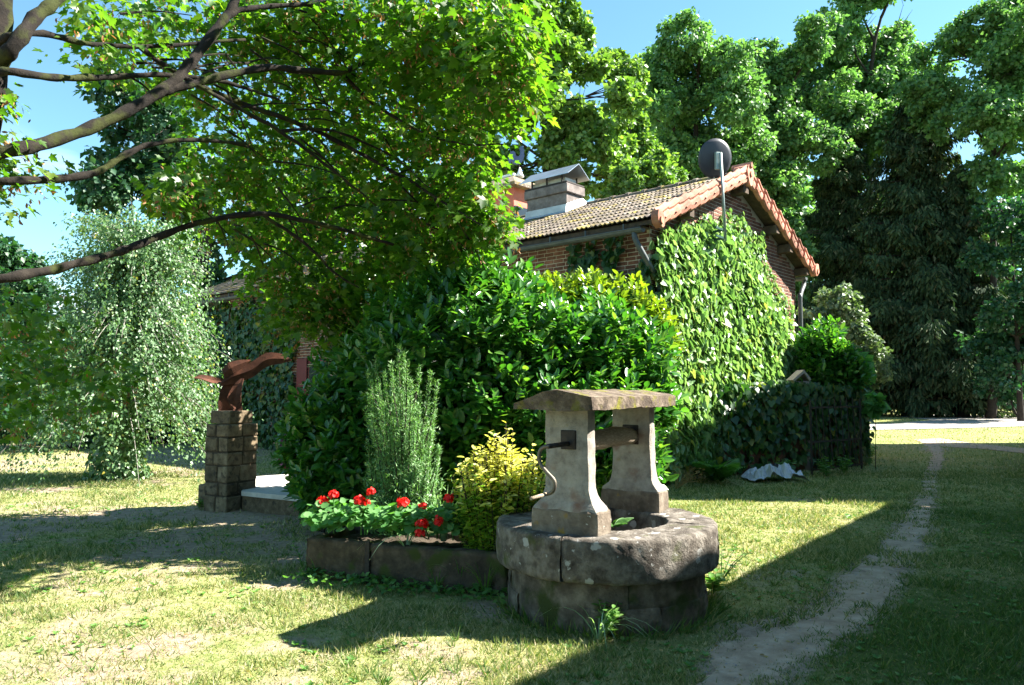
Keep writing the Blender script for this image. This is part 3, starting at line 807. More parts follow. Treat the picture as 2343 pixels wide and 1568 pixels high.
o = (nr2 + 1) * na; F += [(nr2 * na + j, nr2 * na + (j + 1) % na, o + nr2 * na + (j + 1) % na, o + nr2 * na + j) for j in range(na)]
link('reflector', mesh_py('reflector', V, F, 'dish_grey', True), dish)
MB().box(dc - dn * .06 - UP * .06, dx * .045, dn * .05, UP * .17, .01).build('bracket_plate', 'galvanised', dish)
arm = [dc + dn * .02 - dy * .36, dc + dn * .28 - dy * .34, dc + dn * .42 - dy * .20]
MB().tube(arm, .012, 6).build('feed_arm', 'galvanised', dish)
MB().tube([arm[2] - dn * .05, arm[2] + dn * .06], .03, 8).build('feed_horn', 'galvanised', dish)
# window and shutter on the shaded long wall, seen through the leaves
wv = 9.35
win = ubox(MB(), -.03, .0, wv, wv + .9, .9, 2.4).build('window', 'red_shutter', house)
ubox(MB(), -.045, -.032, wv + .06, wv + .84, .98, 2.32).build('pane', 'window_glass', win)
ubox(MB(), -.07, -.034, wv - .52, wv - .03, .85, 2.45, .01).build('shutter', 'red_shutter', house)
ubox(MB(), -.07, -.034, wv + .93, wv + 1.4, .85, 2.45, .01).build('shutter', 'red_shutter', house)

# ================================================================== taller red house behind, with weathercock
rh = empty('red_house', at(1145, 900, 27) * [1, 1, 0], 'taller red rendered house with dark tiled roof behind the chimney', 'house')
C1 = at(1150, 470, 27.0); C1[2] = 0
def RH(u_, v_, z): return C1 + Gd * u_ + Fd * v_ + UP * z
wz = 8.35
MB().box(RH(0, 0, wz / 2), Gd * 1.75, Fd * 2.1, UP * wz / 2).build('wall', 'red_render', rh)
rfm = MB(); e = .3
P = [RH(-1.75 - e, -2.1 - e, wz - .03), RH(1.75 + e, -2.1 - e, wz - .03), RH(1.75 + e, 2.1 + e, wz - .03), RH(-1.75 - e, 2.1 + e, wz - .03), RH(0, -.5, wz + .95), RH(0, .5, wz + .95)]
P += [q + UP * .1 for q in P]
rfm.add(P, [(6, 7, 10), (7, 8, 11, 10), (8, 9, 11), (9, 6, 10, 11), (0, 1, 2, 3), (0, 1, 7, 6), (1, 2, 8, 7), (2, 3, 9, 8), (3, 0, 6, 9)])
rf = rfm.build('roof', 'old_roof_tile', rh)
MB().box(RH(0, 0, wz + 1.06), Gd * .10, Fd * .62, UP * .05, .02).build('ridge_capping', 'white_paint', rf)
wd = RH(-1.4, -2.13, 7.2)
MB().box(wd, Gd * .35, Fd * .02, UP * .5).build('window', 'window_glass', rh)
vane = empty('weathercock', RH(0, -.5, wz + 1.0), 'blue-grey cockerel weathervane on a white finial behind the chimney', 'weathervane')
VB = RH(0, -.5, wz + 1.0); s_ = at(1189, 440, VB[1]); VB = np.array([s_[0], s_[1], VB[2]])
MB().tube([VB, VB + UP * .12, VB + UP * .35], [.16, .10, .02], 10).build('finial', 'white_paint', vane, True)
VT = at(1187, 378, VB[1])
MB().tube([VB + UP * .2, VT], .016, 6).build('rod', 'dark_iron', vane)
ck = [(-.26, -.10), (-.16, -.20), (-.02, -.24), (.10, -.20), (.20, -.08), (.25, .10), (.23, .26), (.27, .30), (.22, .34), (.20, .43), (.13, .46), (.08, .42), (.06, .33), (.10, .26), (.09, .14), (.02, .06), (-.07, .08), (-.10, .20), (-.18, .26), (-.28, .22), (-.34, .10), (-.36, -.06), (-.33, -.24), (-.27, -.28)]
cc = at(1184, 362, VB[1]); xd = np.array([1.0, .15, 0])
MB().prism([cc + xd * a_ * .95 + UP * b_ * 1.0 for a_, b_ in ck], np.array([-.01, .08, 0]), np.array([.01, -.0, 0])).build('cockerel', 'weathervane_metal', vane)
MB().box(at(1187, 402, VB[1]), xd * .28, (0, .01, 0), UP * .012).build('crossarm', 'dark_iron', vane)

# ================================================================== farm buildings to the right of the frame (their shadow lies over the path)
def shed(name, label, corner, dir_, perp, length, depth, eave, ridge, mat):
    e = empty(name, corner + dir_ * length / 2 + perp * depth / 2, label, 'barn')
    o = np.array(corner, float)
    q = lambda a_, b_, z: o + dir_ * a_ + perp * b_ + UP * z
    MB().prism([q(0, .3, -.1), q(0, depth, -.1), q(0, depth, eave - .15), q(0, depth / 2, ridge - .15), q(0, .3, eave - .02)], dir_ * .25, dir_ * (length - .25)).build('wall', mat, e)
    MB().prism([q(0, 0, eave - .10), q(0, 0, eave), q(0, depth / 2, ridge), q(0, depth + .3, eave), q(0, depth + .3, eave - .10), q(0, depth / 2, ridge - .1)], (0, 0, 0), dir_ * length).build('roof', 'old_roof_tile', e)
    MB().box(q(length * .5, .28, 1.2), dir_ * 1.2, perp * .03, UP * 1.2).build('door', 'old_wood', e)
    for f in (.2, .8): MB().box(q(length * f, .28, 1.6), dir_ * .4, perp * .025, UP * .5).build('window', 'window_glass', e)
    return e
cot = 1 / math.tan(SUN_EL)
SA, SB = gr(1180, 1560), gr(2040, 1150)
DA = nrm(SB - SA); PA = np.array([DA[1], -DA[0], 0])
h1 = 5.2
cor = SB + np.array([*(SUN_H * cot * h1), 0])
shed('long_barn', 'long plastered barn beyond the frame that shades the path', cor - DA * 26, DA, PA, 26, 8, h1, 7.0, 'plaster')

hgr = 8.0
Q = [np.array([1.0, 11.75, 0]), np.array([12.5, 9.2, 0])]
Q = [q + np.array([*(SUN_H * cot * hh), 0]) for q, hh in zip(Q, (hgr, hgr))]
Q += [Q[1] + Gd * 15, Q[0] + Gd * 15]
gran = empty('granary', np.mean(Q, 0), 'tall plastered granary beyond the frame that shades the garden wall', 'barn')
MB().prism([q + UP * -.1 for q in Q], (0, 0, 0), UP * (hgr - .1)).build('wall', 'plaster', gran)
qc = np.mean(Q, 0); MB().add([q + UP * (hgr - .1) + nrm(q - qc) * .2 for q in Q] + [q + UP * hgr + nrm(q - qc) * .2 for q in Q] + [qc + UP * (hgr + 1.6)], [(0, 1, 2, 3), (0, 1, 5, 4), (1, 2, 6, 5), (2, 3, 7, 6), (3, 0, 4, 7), (4, 5, 8), (5, 6, 8), (6, 7, 8), (7, 4, 8)]).build('roof', 'old_roof_tile', gran)
for f in (.25, .7): MB().box(Q[0] * (1 - f) + Q[3] * f + UP * 3, Gd * .45, Fd * .05, UP * .6).build('window', 'window_glass', gran)

# ================================================================== the stone well
WC = np.array([.715, 5.80, 0]); AX = nrm(np.array([.52, .855, 0])); PX = np.array([AX[1], -AX[0], 0])
well = empty('stone_well', WC, 'old round stone well with two pillars and a mossy gabled stone cap', 'well')
def WP(a_, p_, z): return WC + AX * a_ + PX * p_ + UP * z
def arc_stone(r0, r1, z0, z1, t0, t1, name, mat, bev=.03, amp=.012, f=9, na=18, seed=0, fine=False):
    """curved block with rounded edges"""
    c = bev
    prof = [(r0, z0 + c), (r0, z1 - c), (r0 + c * .4, z1 - c * .3), (r0 + c, z1), ((r0 + r1) / 2, z1), (r1 - c * 1.2, z1), (r1 - c * .4, z1 - c * .35), (r1, z1 - c * 1.2),
            (r1 + .004, (z0 + z1) / 2 + .04), (r1 + .004, (z0 + z1) / 2 - .04), (r1, z0 + c), (r1 - c * .6, z0 + c * .3), (r1 - c * 1.5, z0), (r0 + c, z0)]
    if fine:
        pr_a = np.array(prof + [prof[0]]); prof = []
        for a0_, a1_ in zip(pr_a[:-1], pr_a[1:]):
            k_ = max(1, int(np.linalg.norm(a1_ - a0_) / .025))
            prof += [tuple(a0_ + (a1_ - a0_) * i_ / k_) for i_ in range(k_)]
    n = len(prof); m_ = MB(); V = []
    for t in np.linspace(t0, t1, na):
        for (r, z) in prof: V.append(WC + np.array([r * math.cos(t), r * math.sin(t), z]))
    F = [(i * n + j, i * n + (j + 1) % n, (i + 1) * n + (j + 1) % n, (i + 1) * n + j) for i in range(na - 1) for j in range(n)]
    F += [tuple(range(n)), tuple(range((na - 1) * n, na * n))[::-1]]
    m_.add(V, F).rough(amp, f, seed)
    if fine: m_.rough(.005, 19, seed + 3).rough(.005, 48, seed + 7)
    return m_.build(name, mat, well, True)
cuts = [R(-118), R(-20), R(75), R(165), R(242)]
for k in range(4): arc_stone(.46, .83, .325, .625, cuts[k] + .006, cuts[k + 1] - .006, 'ring_stone', 'well_ring_stone', .022, .010, 5, 60, k * 3.1, True)
arc_stone(.47, .80, .335, .605, 0, 2 * math.pi, 'mortar_ring', 'mortar', .02, .0, 5, 60)
for (z0, z1, nb, ph) in ((-.05, .150, 9, -1.9), (.154, .323, 10, -1.5)):
    edges = np.cumsum(rng.uniform(.6, 1.4, nb)); edges = ph + np.concatenate([[0], edges]) / edges[-1] * 2 * math.pi
    for k in range(nb):
        arc_stone(.50,   .738 + random.uniform(-.014, .014), z0, z1, edges[k] + .004, edges[k + 1] - .004, 'base_stone', 'well_base_stone', .008, .012, 6, 22, k * 1.3 + z0 * 50, True)
arc_stone(.51, .732, -.05, .325, 0, 2 * math.pi, 'mortar_core', 'well_base_stone', .01, .012, 9, 70)
MB().add([WC + np.array([.5 * math.cos(t), .5 * math.sin(t), .04]) for t in np.linspace(0, 6.283, 33)[:-1]], [tuple(range(32))]).build('shaft_bottom', 'black_plastic', well)
def loft(levels, na=7, nb_=4, rough=.006, seed=0):
    """stack of rounded rectangles: (z, half-width along PX, half-width along AX)"""
    m_ = MB(); V = []; rings = 0
    for (z, wp, wa) in levels:
        r = min(.02, wa * .3); ring = []
        for (sp, sa) in ((-1, -1), (1, -1), (1, 1), (-1, 1)):
            ring.append((sp, sa))
        pts = []
        cs = [(-1, -1), (1, -1), (1, 1), (-1, 1)]
        for q in range(4):
            a0, a1 = cs[q], cs[(q + 1) % 4]
            N = na if q % 2 == 0 else nb_
            for i in range(N):
                t = i / N
                x = (a0[0] + (a1[0] - a0[0]) * t) * wp; y = (a0[1] + (a1[1] - a0[1]) * t) * wa
                if i == 0: x -= a0[0] * r * .3; y -= a0[1] * r * .3
                pts.append((x, y, z))
        rings = len(pts); V += pts
    n = rings
    F = [(i * n + j, i * n + (j + 1) % n, (i + 1) * n + (j + 1) % n, (i + 1) * n + j) for i in range(len(levels) - 1) for j in range(n)]
    F += [tuple(range(n))[::-1], tuple(range((len(levels) - 1) * n, len(levels) * n))]
    return V, F
lev = [(0, .255, .105), (.08, .255, .105), (.165, .252, .102), (.182, .243, .098), (.20, .225, .092), (.225, .203, .083), (.26, .188, .075), (.31, .177, .069), (.38, .172, .066)] + [(z, .170, .065) for z in np.linspace(.46, .858, 7)]
for a_ in (-.585, .585):
    V, F = loft(lev)
    m_ = MB().add([WP(a_ + y, x, .618 + z) for (x, y, z) in V], F).rough(.009, 14, a_)
    pil = m_.build('pillar', 'well_pillar_stone', well)
    ring = [WP(a_ + y * 1.0, x, .618 + z) for (x, y, z) in V]
    # weathered plinth courses keep their own darker stone
    V2, F2 = loft([(0, .262, .112), (.09, .263, .113), (.158, .259, .109), (.17, .25, .10)])
    MB().add([WP(a_ + y, x, .616 + z) for (x, y, z) in V2], F2).rough(.008, 12, a_ + 5).build('plinth', 'well_stone', pil)
# cap: thick gabled slab, ends raked, rough underside
cw, cl = .30, .86
cols = np.linspace(-cl, cl - .07, 26); V = []; F = []
sec = [(-cw, 0), (-cw, .035), (-cw * .75, .062), (-cw * .45, .092), (-cw * .18, .122), (0, .135), (cw * .18, .13), (cw * .5, .115), (cw * .8, .098), (cw, .085), (cw, .04), (cw, 0), (cw * .5, -.004), (0, -.004), (-cw * .5, -.004)]
n = len(sec)
for c in cols:
    for (p_, z) in sec: V.append(WP(c + (.02 if z > .06 else 0) * np.sign(c), p_ * (1 + .03 * math.sin(c * 7)), 1.475 + z))
F = [(i * n + j, i * n + (j + 1) % n, (i + 1) * n + (j + 1) % n, (i + 1) * n + j) for i in range(len(cols) - 1) for j in range(n)]
F += [tuple(range(n)), tuple(range((len(cols) - 1) * n, len(cols) * n))[::-1]]
MB().add(V, F).rough(.008, 6, 2).rough(.007, 28, 9).build('cap', 'mossy_cap_stone', well)
# winding roller and crank
rp = np.linspace(-.52, .52, 14); V, F = tube_geo([WP(t, 0, 1.235 + .006 * math.sin(t * 9)) for t in rp], [.072 + .006 * math.sin(t * 5 + 1) for t in rp], 12)
MB().add(V, F).rough(.008, 11, 3).build('roller', 'old_wood', well, True)
MB().box(WP(-.652, .02, 1.262), AX * .012, PX * .058, UP * .066, .005).build('bearing_plate', 'dark_iron', well)
MB().box(WP(.522, .0, 1.24), AX * .012, PX * .07, UP * .08, .005).build('bearing_plate', 'dark_iron', well)
s0 = -.95
MB().tube([WP(-.60, .02, 1.235), WP(s0, .02, 1.235)], .017, 8).build('axle', 'dark_iron', well, True)
S_ = smooth_path([WP(s0, .02 + x, 1.235 + z) for x, z in ((0.012, 0.0), (-.035, -.008), (-.066, -.045), (-.060, -.115), (-.008, -.172), (.045, -.222), (.046, -.272), (.022, -.30), (-.014, -.313))], 4)
MB().tube(S_, .0135, 8).build('crank_arm', 'crank_iron', well, True)
MB().tube([WP(s0 + .02, .02 - .012, 1.235 - .312), WP(s0 - .20, .02 - .014, 1.235 - .318)], .0125, 8).build('crank_handle', 'old_wood', well, True)

# ================================================================== stone trough with flowers
TA, TB = np.array([-1.80, 6.62, 0]), np.array([-.04, 5.98, 0]); TD = nrm(TB - TA); TN = np.array([-TD[1], TD[0], 0])
TL = np.linalg.norm(TB - TA); TH = .325
trough = empty('stone_trough', (TA + TB) / 2, 'long dark mossy stone trough of two blocks beside the well', 'trough')
def TP(a_, b_, z): return TA + TD * a_ + TN * b_ + UP * z
def block(a0, a1, b0, b1, z0, z1, name, mat, parent, amp=.014, f=7, bev=.02):
    m_ = MB(); nx2 = max(2, int((a1 - a0) / .035)); ny2 = max(2, int((b1 - b0) / .05)); nz2 = max(2, int((z1 - z0) / .035))
    idx = {}
    def vid(i, j, k):
        if (i, j, k) not in idx:
            x, y, z = i / nx2, j / ny2, k / nz2
            def rr(t, n_, L): return bev / L if t == 0 else (1 - bev / L if t == 1 else t)
            cnt = (x in (0, 1)) + (y in (0, 1)) + (z in (0, 1))
            X, Y, Z = x, y, z
            if cnt >= 2:
                s2 = .3
                X += (.5 - x) * 2 * s2 * bev / (a1 - a0) if x in (0, 1) else 0
                Y += (.5 - y) * 2 * s2 * bev / (b1 - b0) if y in (0, 1) else 0
                Z += (.5 - z) * 2 * s2 * bev / (z1 - z0) if z in (0, 1) else 0
            idx[i, j, k] = len(m_.V)
            m_.V.append(tuple(TP(a0 + (a1 - a0) * X, b0 + (b1 - b0) * Y, z0 + (z1 - z0) * Z)))
        return idx[i, j, k]
    for i in range(nx2):
        for k in range(nz2):
            for j in (0, ny2): m_.F.append((vid(i, j, k), vid(i + 1, j, k), vid(i + 1, j, k + 1), vid(i, j, k + 1)))
        for j in range(ny2):
            for k in (0, nz2): m_.F.append((vid(i, j, k), vid(i + 1, j, k), vid(i + 1, j + 1, k), vid(i, j + 1, k)))
    for j in range(ny2):
        for k in range(nz2):
            for i in (0, nx2): m_.F.append((vid(i, j, k), vid(i, j + 1, k), vid(i, j + 1, k + 1), vid(i, j, k + 1)))
    m_.rough(amp, f, a0 * 3 + b0).rough(amp * .5, f * 3.5, 3).rough(amp * .35, f * 8, 5)
    return m_.build(name, mat, parent, True)
J = .62
block(0, J - .012, 0, .12, -.05, TH, 'front_stone', 'trough_stone', trough)
block(J + .012, TL, 0, .12, -.05, TH - .01, 'front_stone', 'trough_stone', trough)
block(0, .12, .125, .62, -.05, TH - .005, 'end_stone', 'trough_stone', trough)
block(0, TL, .62, .73, -.05, TH, 'back_stone', 'trough_stone', trough)
block(TL - .12, TL, .125, .615, -.05, TH - .02, 'end_stone', 'trough_stone', trough)
block(.125, TL - .125, .125, .615, .0, TH - .05, 'soil', 'soil', trough, .03, 9)
MB().box(TP(J, -.006, .15), TD * .022, TN * .006, UP * .19, .003).build('iron_strap', 'dark_iron', trough)

# ================================================================== stone pedestal, sculpture, terrace
PB = gr(520, 1160); pr_ = nrm(np.array([.93, .37, 0])); pd_ = np.array([-pr_[1], pr_[0], 0])   # block grid directions
ped = empty('stone_pedestal', PB, 'square pedestal of tan stone blocks carrying the rusty sculpture', 'pedestal')
fr = nrm(gr(580, 1152) - gr(522, 1175)); fl_ = nrm(gr(467, 1150) - gr(522, 1175))
PC = np.array([*gr(517, 1172)[:2], 0]); fr = nrm(np.array([.45, .89, 0])); fl_ = nrm(np.array([-.89, .45, 0]))
LA, LB = .54, .44
def PP(a_, b_, z): return PC + fr * a_ + fl_ * b_ + UP * z
zs = [-.05, .20, .37, .60, .78, .98, 1.155]
for c in range(6):
    z0, z1 = zs[c] + .006, zs[c + 1] - .006
    sa = [0, random.uniform(.35, .65) * LA, LA]; sb = [0, random.uniform(.35, .65) * LB, LB]
    for i in range(2):
        for j in range(2):
            q = random.uniform(-.008, .008)
            m_ = MB().box(PP((sa[i] + sa[i + 1]) / 2, (sb[j] + sb[j + 1]) / 2, (z0 + z1) / 2), fr * ((sa[i + 1] - sa[i]) / 2 - .005 + q * .5), fl_ * ((sb[j + 1] - sb[j]) / 2 - .005 + q * .5), UP * (z1 - z0) / 2, .014)
            m_.rough(.012, 9, c * 2 + i).build('stone_block', 'pedestal_stone', ped)
MB().box(PP(LA / 2, LB / 2, .56), fr * (LA / 2 - .016), fl_ * (LB / 2 - .016), UP * .58).build('mortar_core', 'soil', ped)
MB().box(PP(LA / 2 - .01, LB / 2, 1.245), fr * .20, fl_ * .19, UP * .086, .012).rough(.006, 9).build('cap_block', 'pedestal_stone', ped)
sc = empty('rusty_sculpture', PP(LA / 2, LB / 2, 1.335), 'rusty sheet-metal sculpture of a bird with spread wings on the pedestal', 'sculpture')
SCc = PP(LA / 2 - .01, LB / 2, 1.332); SX = np.array([1.0, .1, 0]); SY = np.array([-.1, 1.0, 0])
def ribbon(pts, w, wd, th, name, nseg=5):
    """curved steel sheet with thickness: centre line pts, half-widths w, width directions wd"""
    P = smooth_path(pts, nseg); n = len(P); Wd = np.interp(np.linspace(0, 1, n), np.linspace(0, 1, len(w)), w)
    D = np.stack([np.interp(np.linspace(0, 1, n), np.linspace(0, 1, len(wd)), [q[i] for q in wd]) for i in range(3)], 1); D = nrm(D)
    T = nrm(np.gradient(P, axis=0)); N = nrm(np.cross(T, D)); V = []
    for i in range(n):
        for (a_, b_) in ((-1, -1), (0, -1 - .0), (1, -1), (1, 1), (0, 1), (-1, 1)):
            V.append(P[i] + D[i] * Wd[i] * a_ + N[i] * (th * b_ + .25 * Wd[i] * (1 - a_ * a_)))
    F = [(i * 6 + j, i * 6 + (j + 1) % 6, (i + 1) * 6 + (j + 1) % 6, (i + 1) * 6 + j) for i in range(n - 1) for j in range(6)] + [tuple(range(6)), tuple(range((n - 1) * 6, n * 6))]
    return MB().add(V, F).build(name, 'rusty_steel', sc)
def SC(x, y, z): return SCc + SX * x + SY * y + UP * z
ribbon([SC(-.02, .0, -.01), SC(-.03, 0, .18), SC(.0, .02, .36), SC(.06, .02, .50)], [.16, .15, .13, .07], [SX, SX, SX, SX + UP * .4], .006, 'body_sheet')
ribbon([SC(.10, -.10, -.01), SC(.05, -.10, .16), SC(.09, -.08, .34), SC(.14, -.04, .44)], [.05, .09, .07, .02], [SX + SY * .5, SX, SX - SY * .4, SX], .005, 'breast_sheet')
ribbon([SC(-.16, .0, .36), SC(.02, 0, .47), SC(.24, .02, .56), SC(.44, .03, .70), SC(.64, .03, .72), SC(.78, .03, .70)], [.03, .10, .10, .10, .07, .01], [UP + SX * .1, UP + SX * -.3, UP - SX * .3, UP, UP, UP], .005, 'wing')
ribbon([SC(-.10, -.08, .50), SC(.0, -.08, .58), SC(.12, -.06, .64), SC(.24, -.04, .69)], [.07, .09, .06, .01], [UP - SX * .3, UP - SX * .5, UP - SX * .4, UP], .005, 'neck_sheet')
ribbon([SC(-.08, .02, .40), SC(-.26, .0, .42), SC(-.40, -.02, .46), SC(-.50, -.04, .45)], [.02, .05, .045, .01], [UP, UP + SY * .6, UP + SY, UP + SY], .005, 'wing')
# terrace: pale concrete slab with stone edge, step
ter = empty('terrace', gr(600, 1110), 'pale sunlit concrete terrace slab with a stone step behind the pedestal', 'terrace')
tc = [gr(552, 1124, .26), gr(735, 1142, .26), gr(735, 1080, .26), gr(585, 1090, .26)]
MB().prism([q - UP * .06 for q in tc], (0, 0, 0), UP * .06).build('slab', 'concrete_slab', ter)
tm_ = np.mean(tc, 0); MB().prism([q * .97 + tm_ * .03 - UP * .40 for q in tc], (0, 0, 0), UP * .338).build('riser', 'pedestal_stone', ter)
sd_ = nrm(tc[1] - tc[0]); sn_ = np.array([sd_[1], -sd_[0], 0]); so = gr(585, 1160, .0)
MB().box(so + UP * .045, sd_ * .33, sn_ * .17, UP * .06, .015).rough(.012, 8).build('step', 'concrete_slab', ter)
MB().box(PP(.30, LB + .14, .14), fr * .16, fl_ * .13, UP * .17, .02).rough(.012, 7).build('low_kerb', 'pedestal_stone', ter)

# ================================================================== low wall with ivy, gate, tarpaulin, posts
LW0, LW1 = gr(1640, 1092), gr(1976, 1062); LWD = nrm(LW1 - LW0); LWN = np.array([LWD[1], -LWD[0], 0]); LWL = np.linalg.norm(LW1 - LW0); LWH = 1.62
lw = empty('garden_wall', (LW0 + LW1) / 2, 'low garden wall buried in dark ivy to the right of the gable', 'wall')
MB().box((LW0 + LW1) / 2 - LWN * .15 + UP * LWH / 2, LWD * LWL / 2, LWN * .15, UP * LWH / 2, .02).build('wall_core', 'brick', lw)
n = 2600
a_ = rng.uniform(-.1, LWL + .12, n); top = rng.random(n) < .25
z = np.where(top, LWH + rng.normal(.04, .07, n), rng.uniform(.1, LWH + .1, n) ** 1.0)
keep = (z > .75) | (rng.random(n) < .55)
d_ = np.where(top, rng.uniform(-.4, .12, n), .03 + np.abs(rng.normal(0, .07, n)))
a_, z, d_, top = a_[keep], z[keep], d_[keep], top[keep]
P = LW0 + np.outer(a_, LWD) + np.outer(d_, LWN) + np.outer(z, UP); n = len(P)
Nn = nrm(LWN * .8 + UP * .5 + rng.normal(0, .35, (n, 3))); tip = nrm(-UP + LWN * .35 + rng.normal(0, .35, (n, 3)))
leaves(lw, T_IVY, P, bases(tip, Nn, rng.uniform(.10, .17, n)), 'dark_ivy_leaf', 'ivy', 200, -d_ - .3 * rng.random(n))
# right-hand end return
P = LW1 + np.outer(rng.uniform(-.35, .05, 500), LWN) + np.outer(rng.uniform(.1, LWH, 500), UP) + np.outer(rng.uniform(.02, .12, 500), LWD)
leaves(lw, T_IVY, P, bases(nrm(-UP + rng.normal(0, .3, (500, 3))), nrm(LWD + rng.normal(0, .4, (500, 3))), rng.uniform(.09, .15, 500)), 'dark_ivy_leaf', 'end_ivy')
# iron gate leaf leaning on the wall
G0, G1 = gr(1848, 1086), gr(1962, 1072); GD = nrm(G1 - G0); GL = np.linalg.norm(G1 - G0); GN = np.array([GD[1], -GD[0], 0])
gate = empty('iron_gate', (G0 + G1) / 2, 'dark wrought iron gate leaf leaning on the ivy-covered low wall', 'gate')
gp = lambda a_, z: G0 + GD * a_ + UP * z + GN * (.12 - .05 * z)
for a_ in (0, GL): MB().box(gp(a_, .72), GD * .022, GN * .012, UP * .72).build('stile', 'dark_iron', gate)
for z_ in (.10, .62, 1.28): MB().box(gp(GL / 2, z_), GD * GL / 2, GN * .010, UP * .018).build('rail', 'dark_iron', gate)
for k in range(1, 8):
    a_ = GL * k / 8; MB().tube([gp(a_, .06), gp(a_, 1.42), gp(a_, 1.50)], [.009, .009, .002], 6).build('bar', 'dark_iron', gate)
for k in range(0, 9):
    a_ = GL * (k + .5) / 9; MB().tube([gp(a_, .08), gp(a_, .68), gp(a_, .75)], [.007, .007, .001], 6).build('short_bar', 'dark_iron', gate)
# posts behind the wall
ps = at(1828, 870, 15.6); gpst = empty('capped_gatepost', (ps[0], ps[1], 0), 'gatepost with small gabled stone cap beside the right downpipe', 'gatepost')
MB().box((ps[0], ps[1], ps[2] / 2 - .02), (.15, 0, 0), (0, .15, 0), UP * (ps[2] / 2), .01).build('shaft', 'grey_post', gpst)
cp_ = [ps + np.array([-.21, 0, 0]) + UP * .0, ps + np.array([.03, 0, .21]), ps + np.array([.17, 0, .02]), ps + np.array([.14, 0, -.02]), ps + np.array([.03, 0, .14]), ps + np.array([-.18, 0, -.03])]
MB().prism(cp_, (0, -.2, 0), (0, .2, 0)).build('gabled_cap', 'grey_post', gpst)
ps = at(1966, 868, 17.5); pst = empty('plain_gatepost', (ps[0], ps[1], 0), 'plain square gatepost at the right end of the ivy wall', 'gatepost')
MB().box((ps[0], ps[1], (ps[2] + .2) / 2), (.14, 0, 0), (0, .14, 0), UP * (ps[2] + .2) / 2, .015).build('shaft', 'grey_post', pst)
MB().box((ps[0], ps[1], ps[2] + .22), (.155, 0, 0), (0, .155, 0), UP * .02, .008).build('top_slab', 'grey_post', pst)
# crumpled tarpaulin
T0 = gr(1772, 1098); V = []; F = []; nx3, ny3 = 34, 14
for j in range(ny3):
    for i in range(nx3):
        x = (i / (nx3 - 1) - .5) * 1.0; y = (j / (ny3 - 1) - .5) * .75
        e_ = max(0, 1 - (2 * abs(x)) ** 3) * max(0, 1 - (2 * abs(y)) ** 3)
        z = .02 + e_ * (.05 + .42 * abs(mnoise.noise(Vector((x * 4 + 3, y * 4, 1)))) + .22 * abs(mnoise.noise(Vector((x * 9, y * 9, 4)))))
        V.append(T0 + np.array([x + .05 * mnoise.noise(Vector((x * 5, y * 5, 7))), y + .07 * mnoise.noise(Vector((x * 5, y * 5, 11))), z]))
F = [(j * nx3 + i, j * nx3 + i + 1, (j + 1) * nx3 + i + 1, (j + 1) * nx3 + i) for j in range(ny3 - 1) for i in range(nx3 - 1)]
tp = empty('crumpled_tarpaulin', T0, 'crumpled white tarpaulin heap on the grass in front of the ivy wall', 'tarpaulin')
link('sheet', mesh_py('sheet', V, F, 'white_tarp'), tp)
V2 = [v + np.array([0, 0, .015]) for k, v in enumerate(V)]
F2 = [f for k, f in enumerate(F) if .42 < (k % (nx3 - 1)) / nx3 < .60 and (k // (nx3 - 1)) > 4]
link('black_lining', mesh_py('black_lining', V2, F2, 'black_plastic'), tp)

# ================================================================== ivy on the house
gable_ivy = empty('gable_ivy', H(2.5, -.05, 0), 'sunlit glossy ivy covering the gable wall of the brick house', 'ivy')
GN_ = -Fd
poly_px = [(1496, 1090), (1496, 545), (1520, 518), (1570, 505), (1600, 508), (1625, 490), (1645, 500), (1662, 480), (1685, 500), (1700, 480), (1716, 520), (1738, 540), (1756, 590), (1772, 640), (1798, 680), (1812, 720), (1822, 770), (1836, 820), (1842, 880), (1842, 1090)]
polyUZ = []
for q in poly_px:
    w = on_plane(q[0], q[1], H(0, -.1, 0), Fd) - K0
    polyUZ.append((np.dot(w, Gd), w[2]))
N = 26000
uz = np.stack([rng.uniform(-.3, W + .1, N), rng.uniform(.05, 5.6, N)], 1)
edge_n = (fbm(uz[:, 0] * 2.2, uz[:, 1] * 2.2, 61, 3) - .5) * .5
ok = inpoly(uz + np.stack([edge_n, edge_n], 1), polyUZ)
uz = uz[ok]
thin = fbm(uz[:, 0] * 1.4, uz[:, 1] * 1.4, 77, 3)
topz = np.interp(uz[:, 0], [0, 1.5, 3, 4, 5, 6.4], [4.4, 4.95, 5.1, 4.5, 3.6, 2.6])
pr2 = np.where(uz[:, 1] > topz - .25, .6, np.where(thin < .30, .55, 1.0))
kp = rng.random(len(uz)) < pr2; uz, topz = uz[kp], topz[kp]
n = len(uz)
thick = .08 + .20 * fbm(uz[:, 0] * 1.1, uz[:, 1] * 1.1, 13, 3) * np.clip((topz - uz[:, 1]) / 1.2 + .25, .2, 1)
dep = thick * rng.random(n) ** .6 + .02
P = H(0, 0, 0) + np.outer(uz[:, 0], Gd) + np.outer(uz[:, 1], UP) + np.outer(dep, GN_)
tip = nrm(-UP * .9 + GN_ * .35 + rng.normal(0, .45, (n, 3))); nor = nrm(GN_ * .75 + UP * .45 + Gd * .45 + rng.normal(0, .36, (n, 3)))
leaves(gable_ivy, T_IVY, P, bases(tip, nor, np.clip(rng.normal(.125, .04, n), .05, .23) * np.where(uz[:, 1] > topz - .2, .65, 1)), 'ivy_leaf', 'ivy_mass', 300, -dep + (uz[:, 1] < 1.8) * 1 + .15 * rng.random(n))
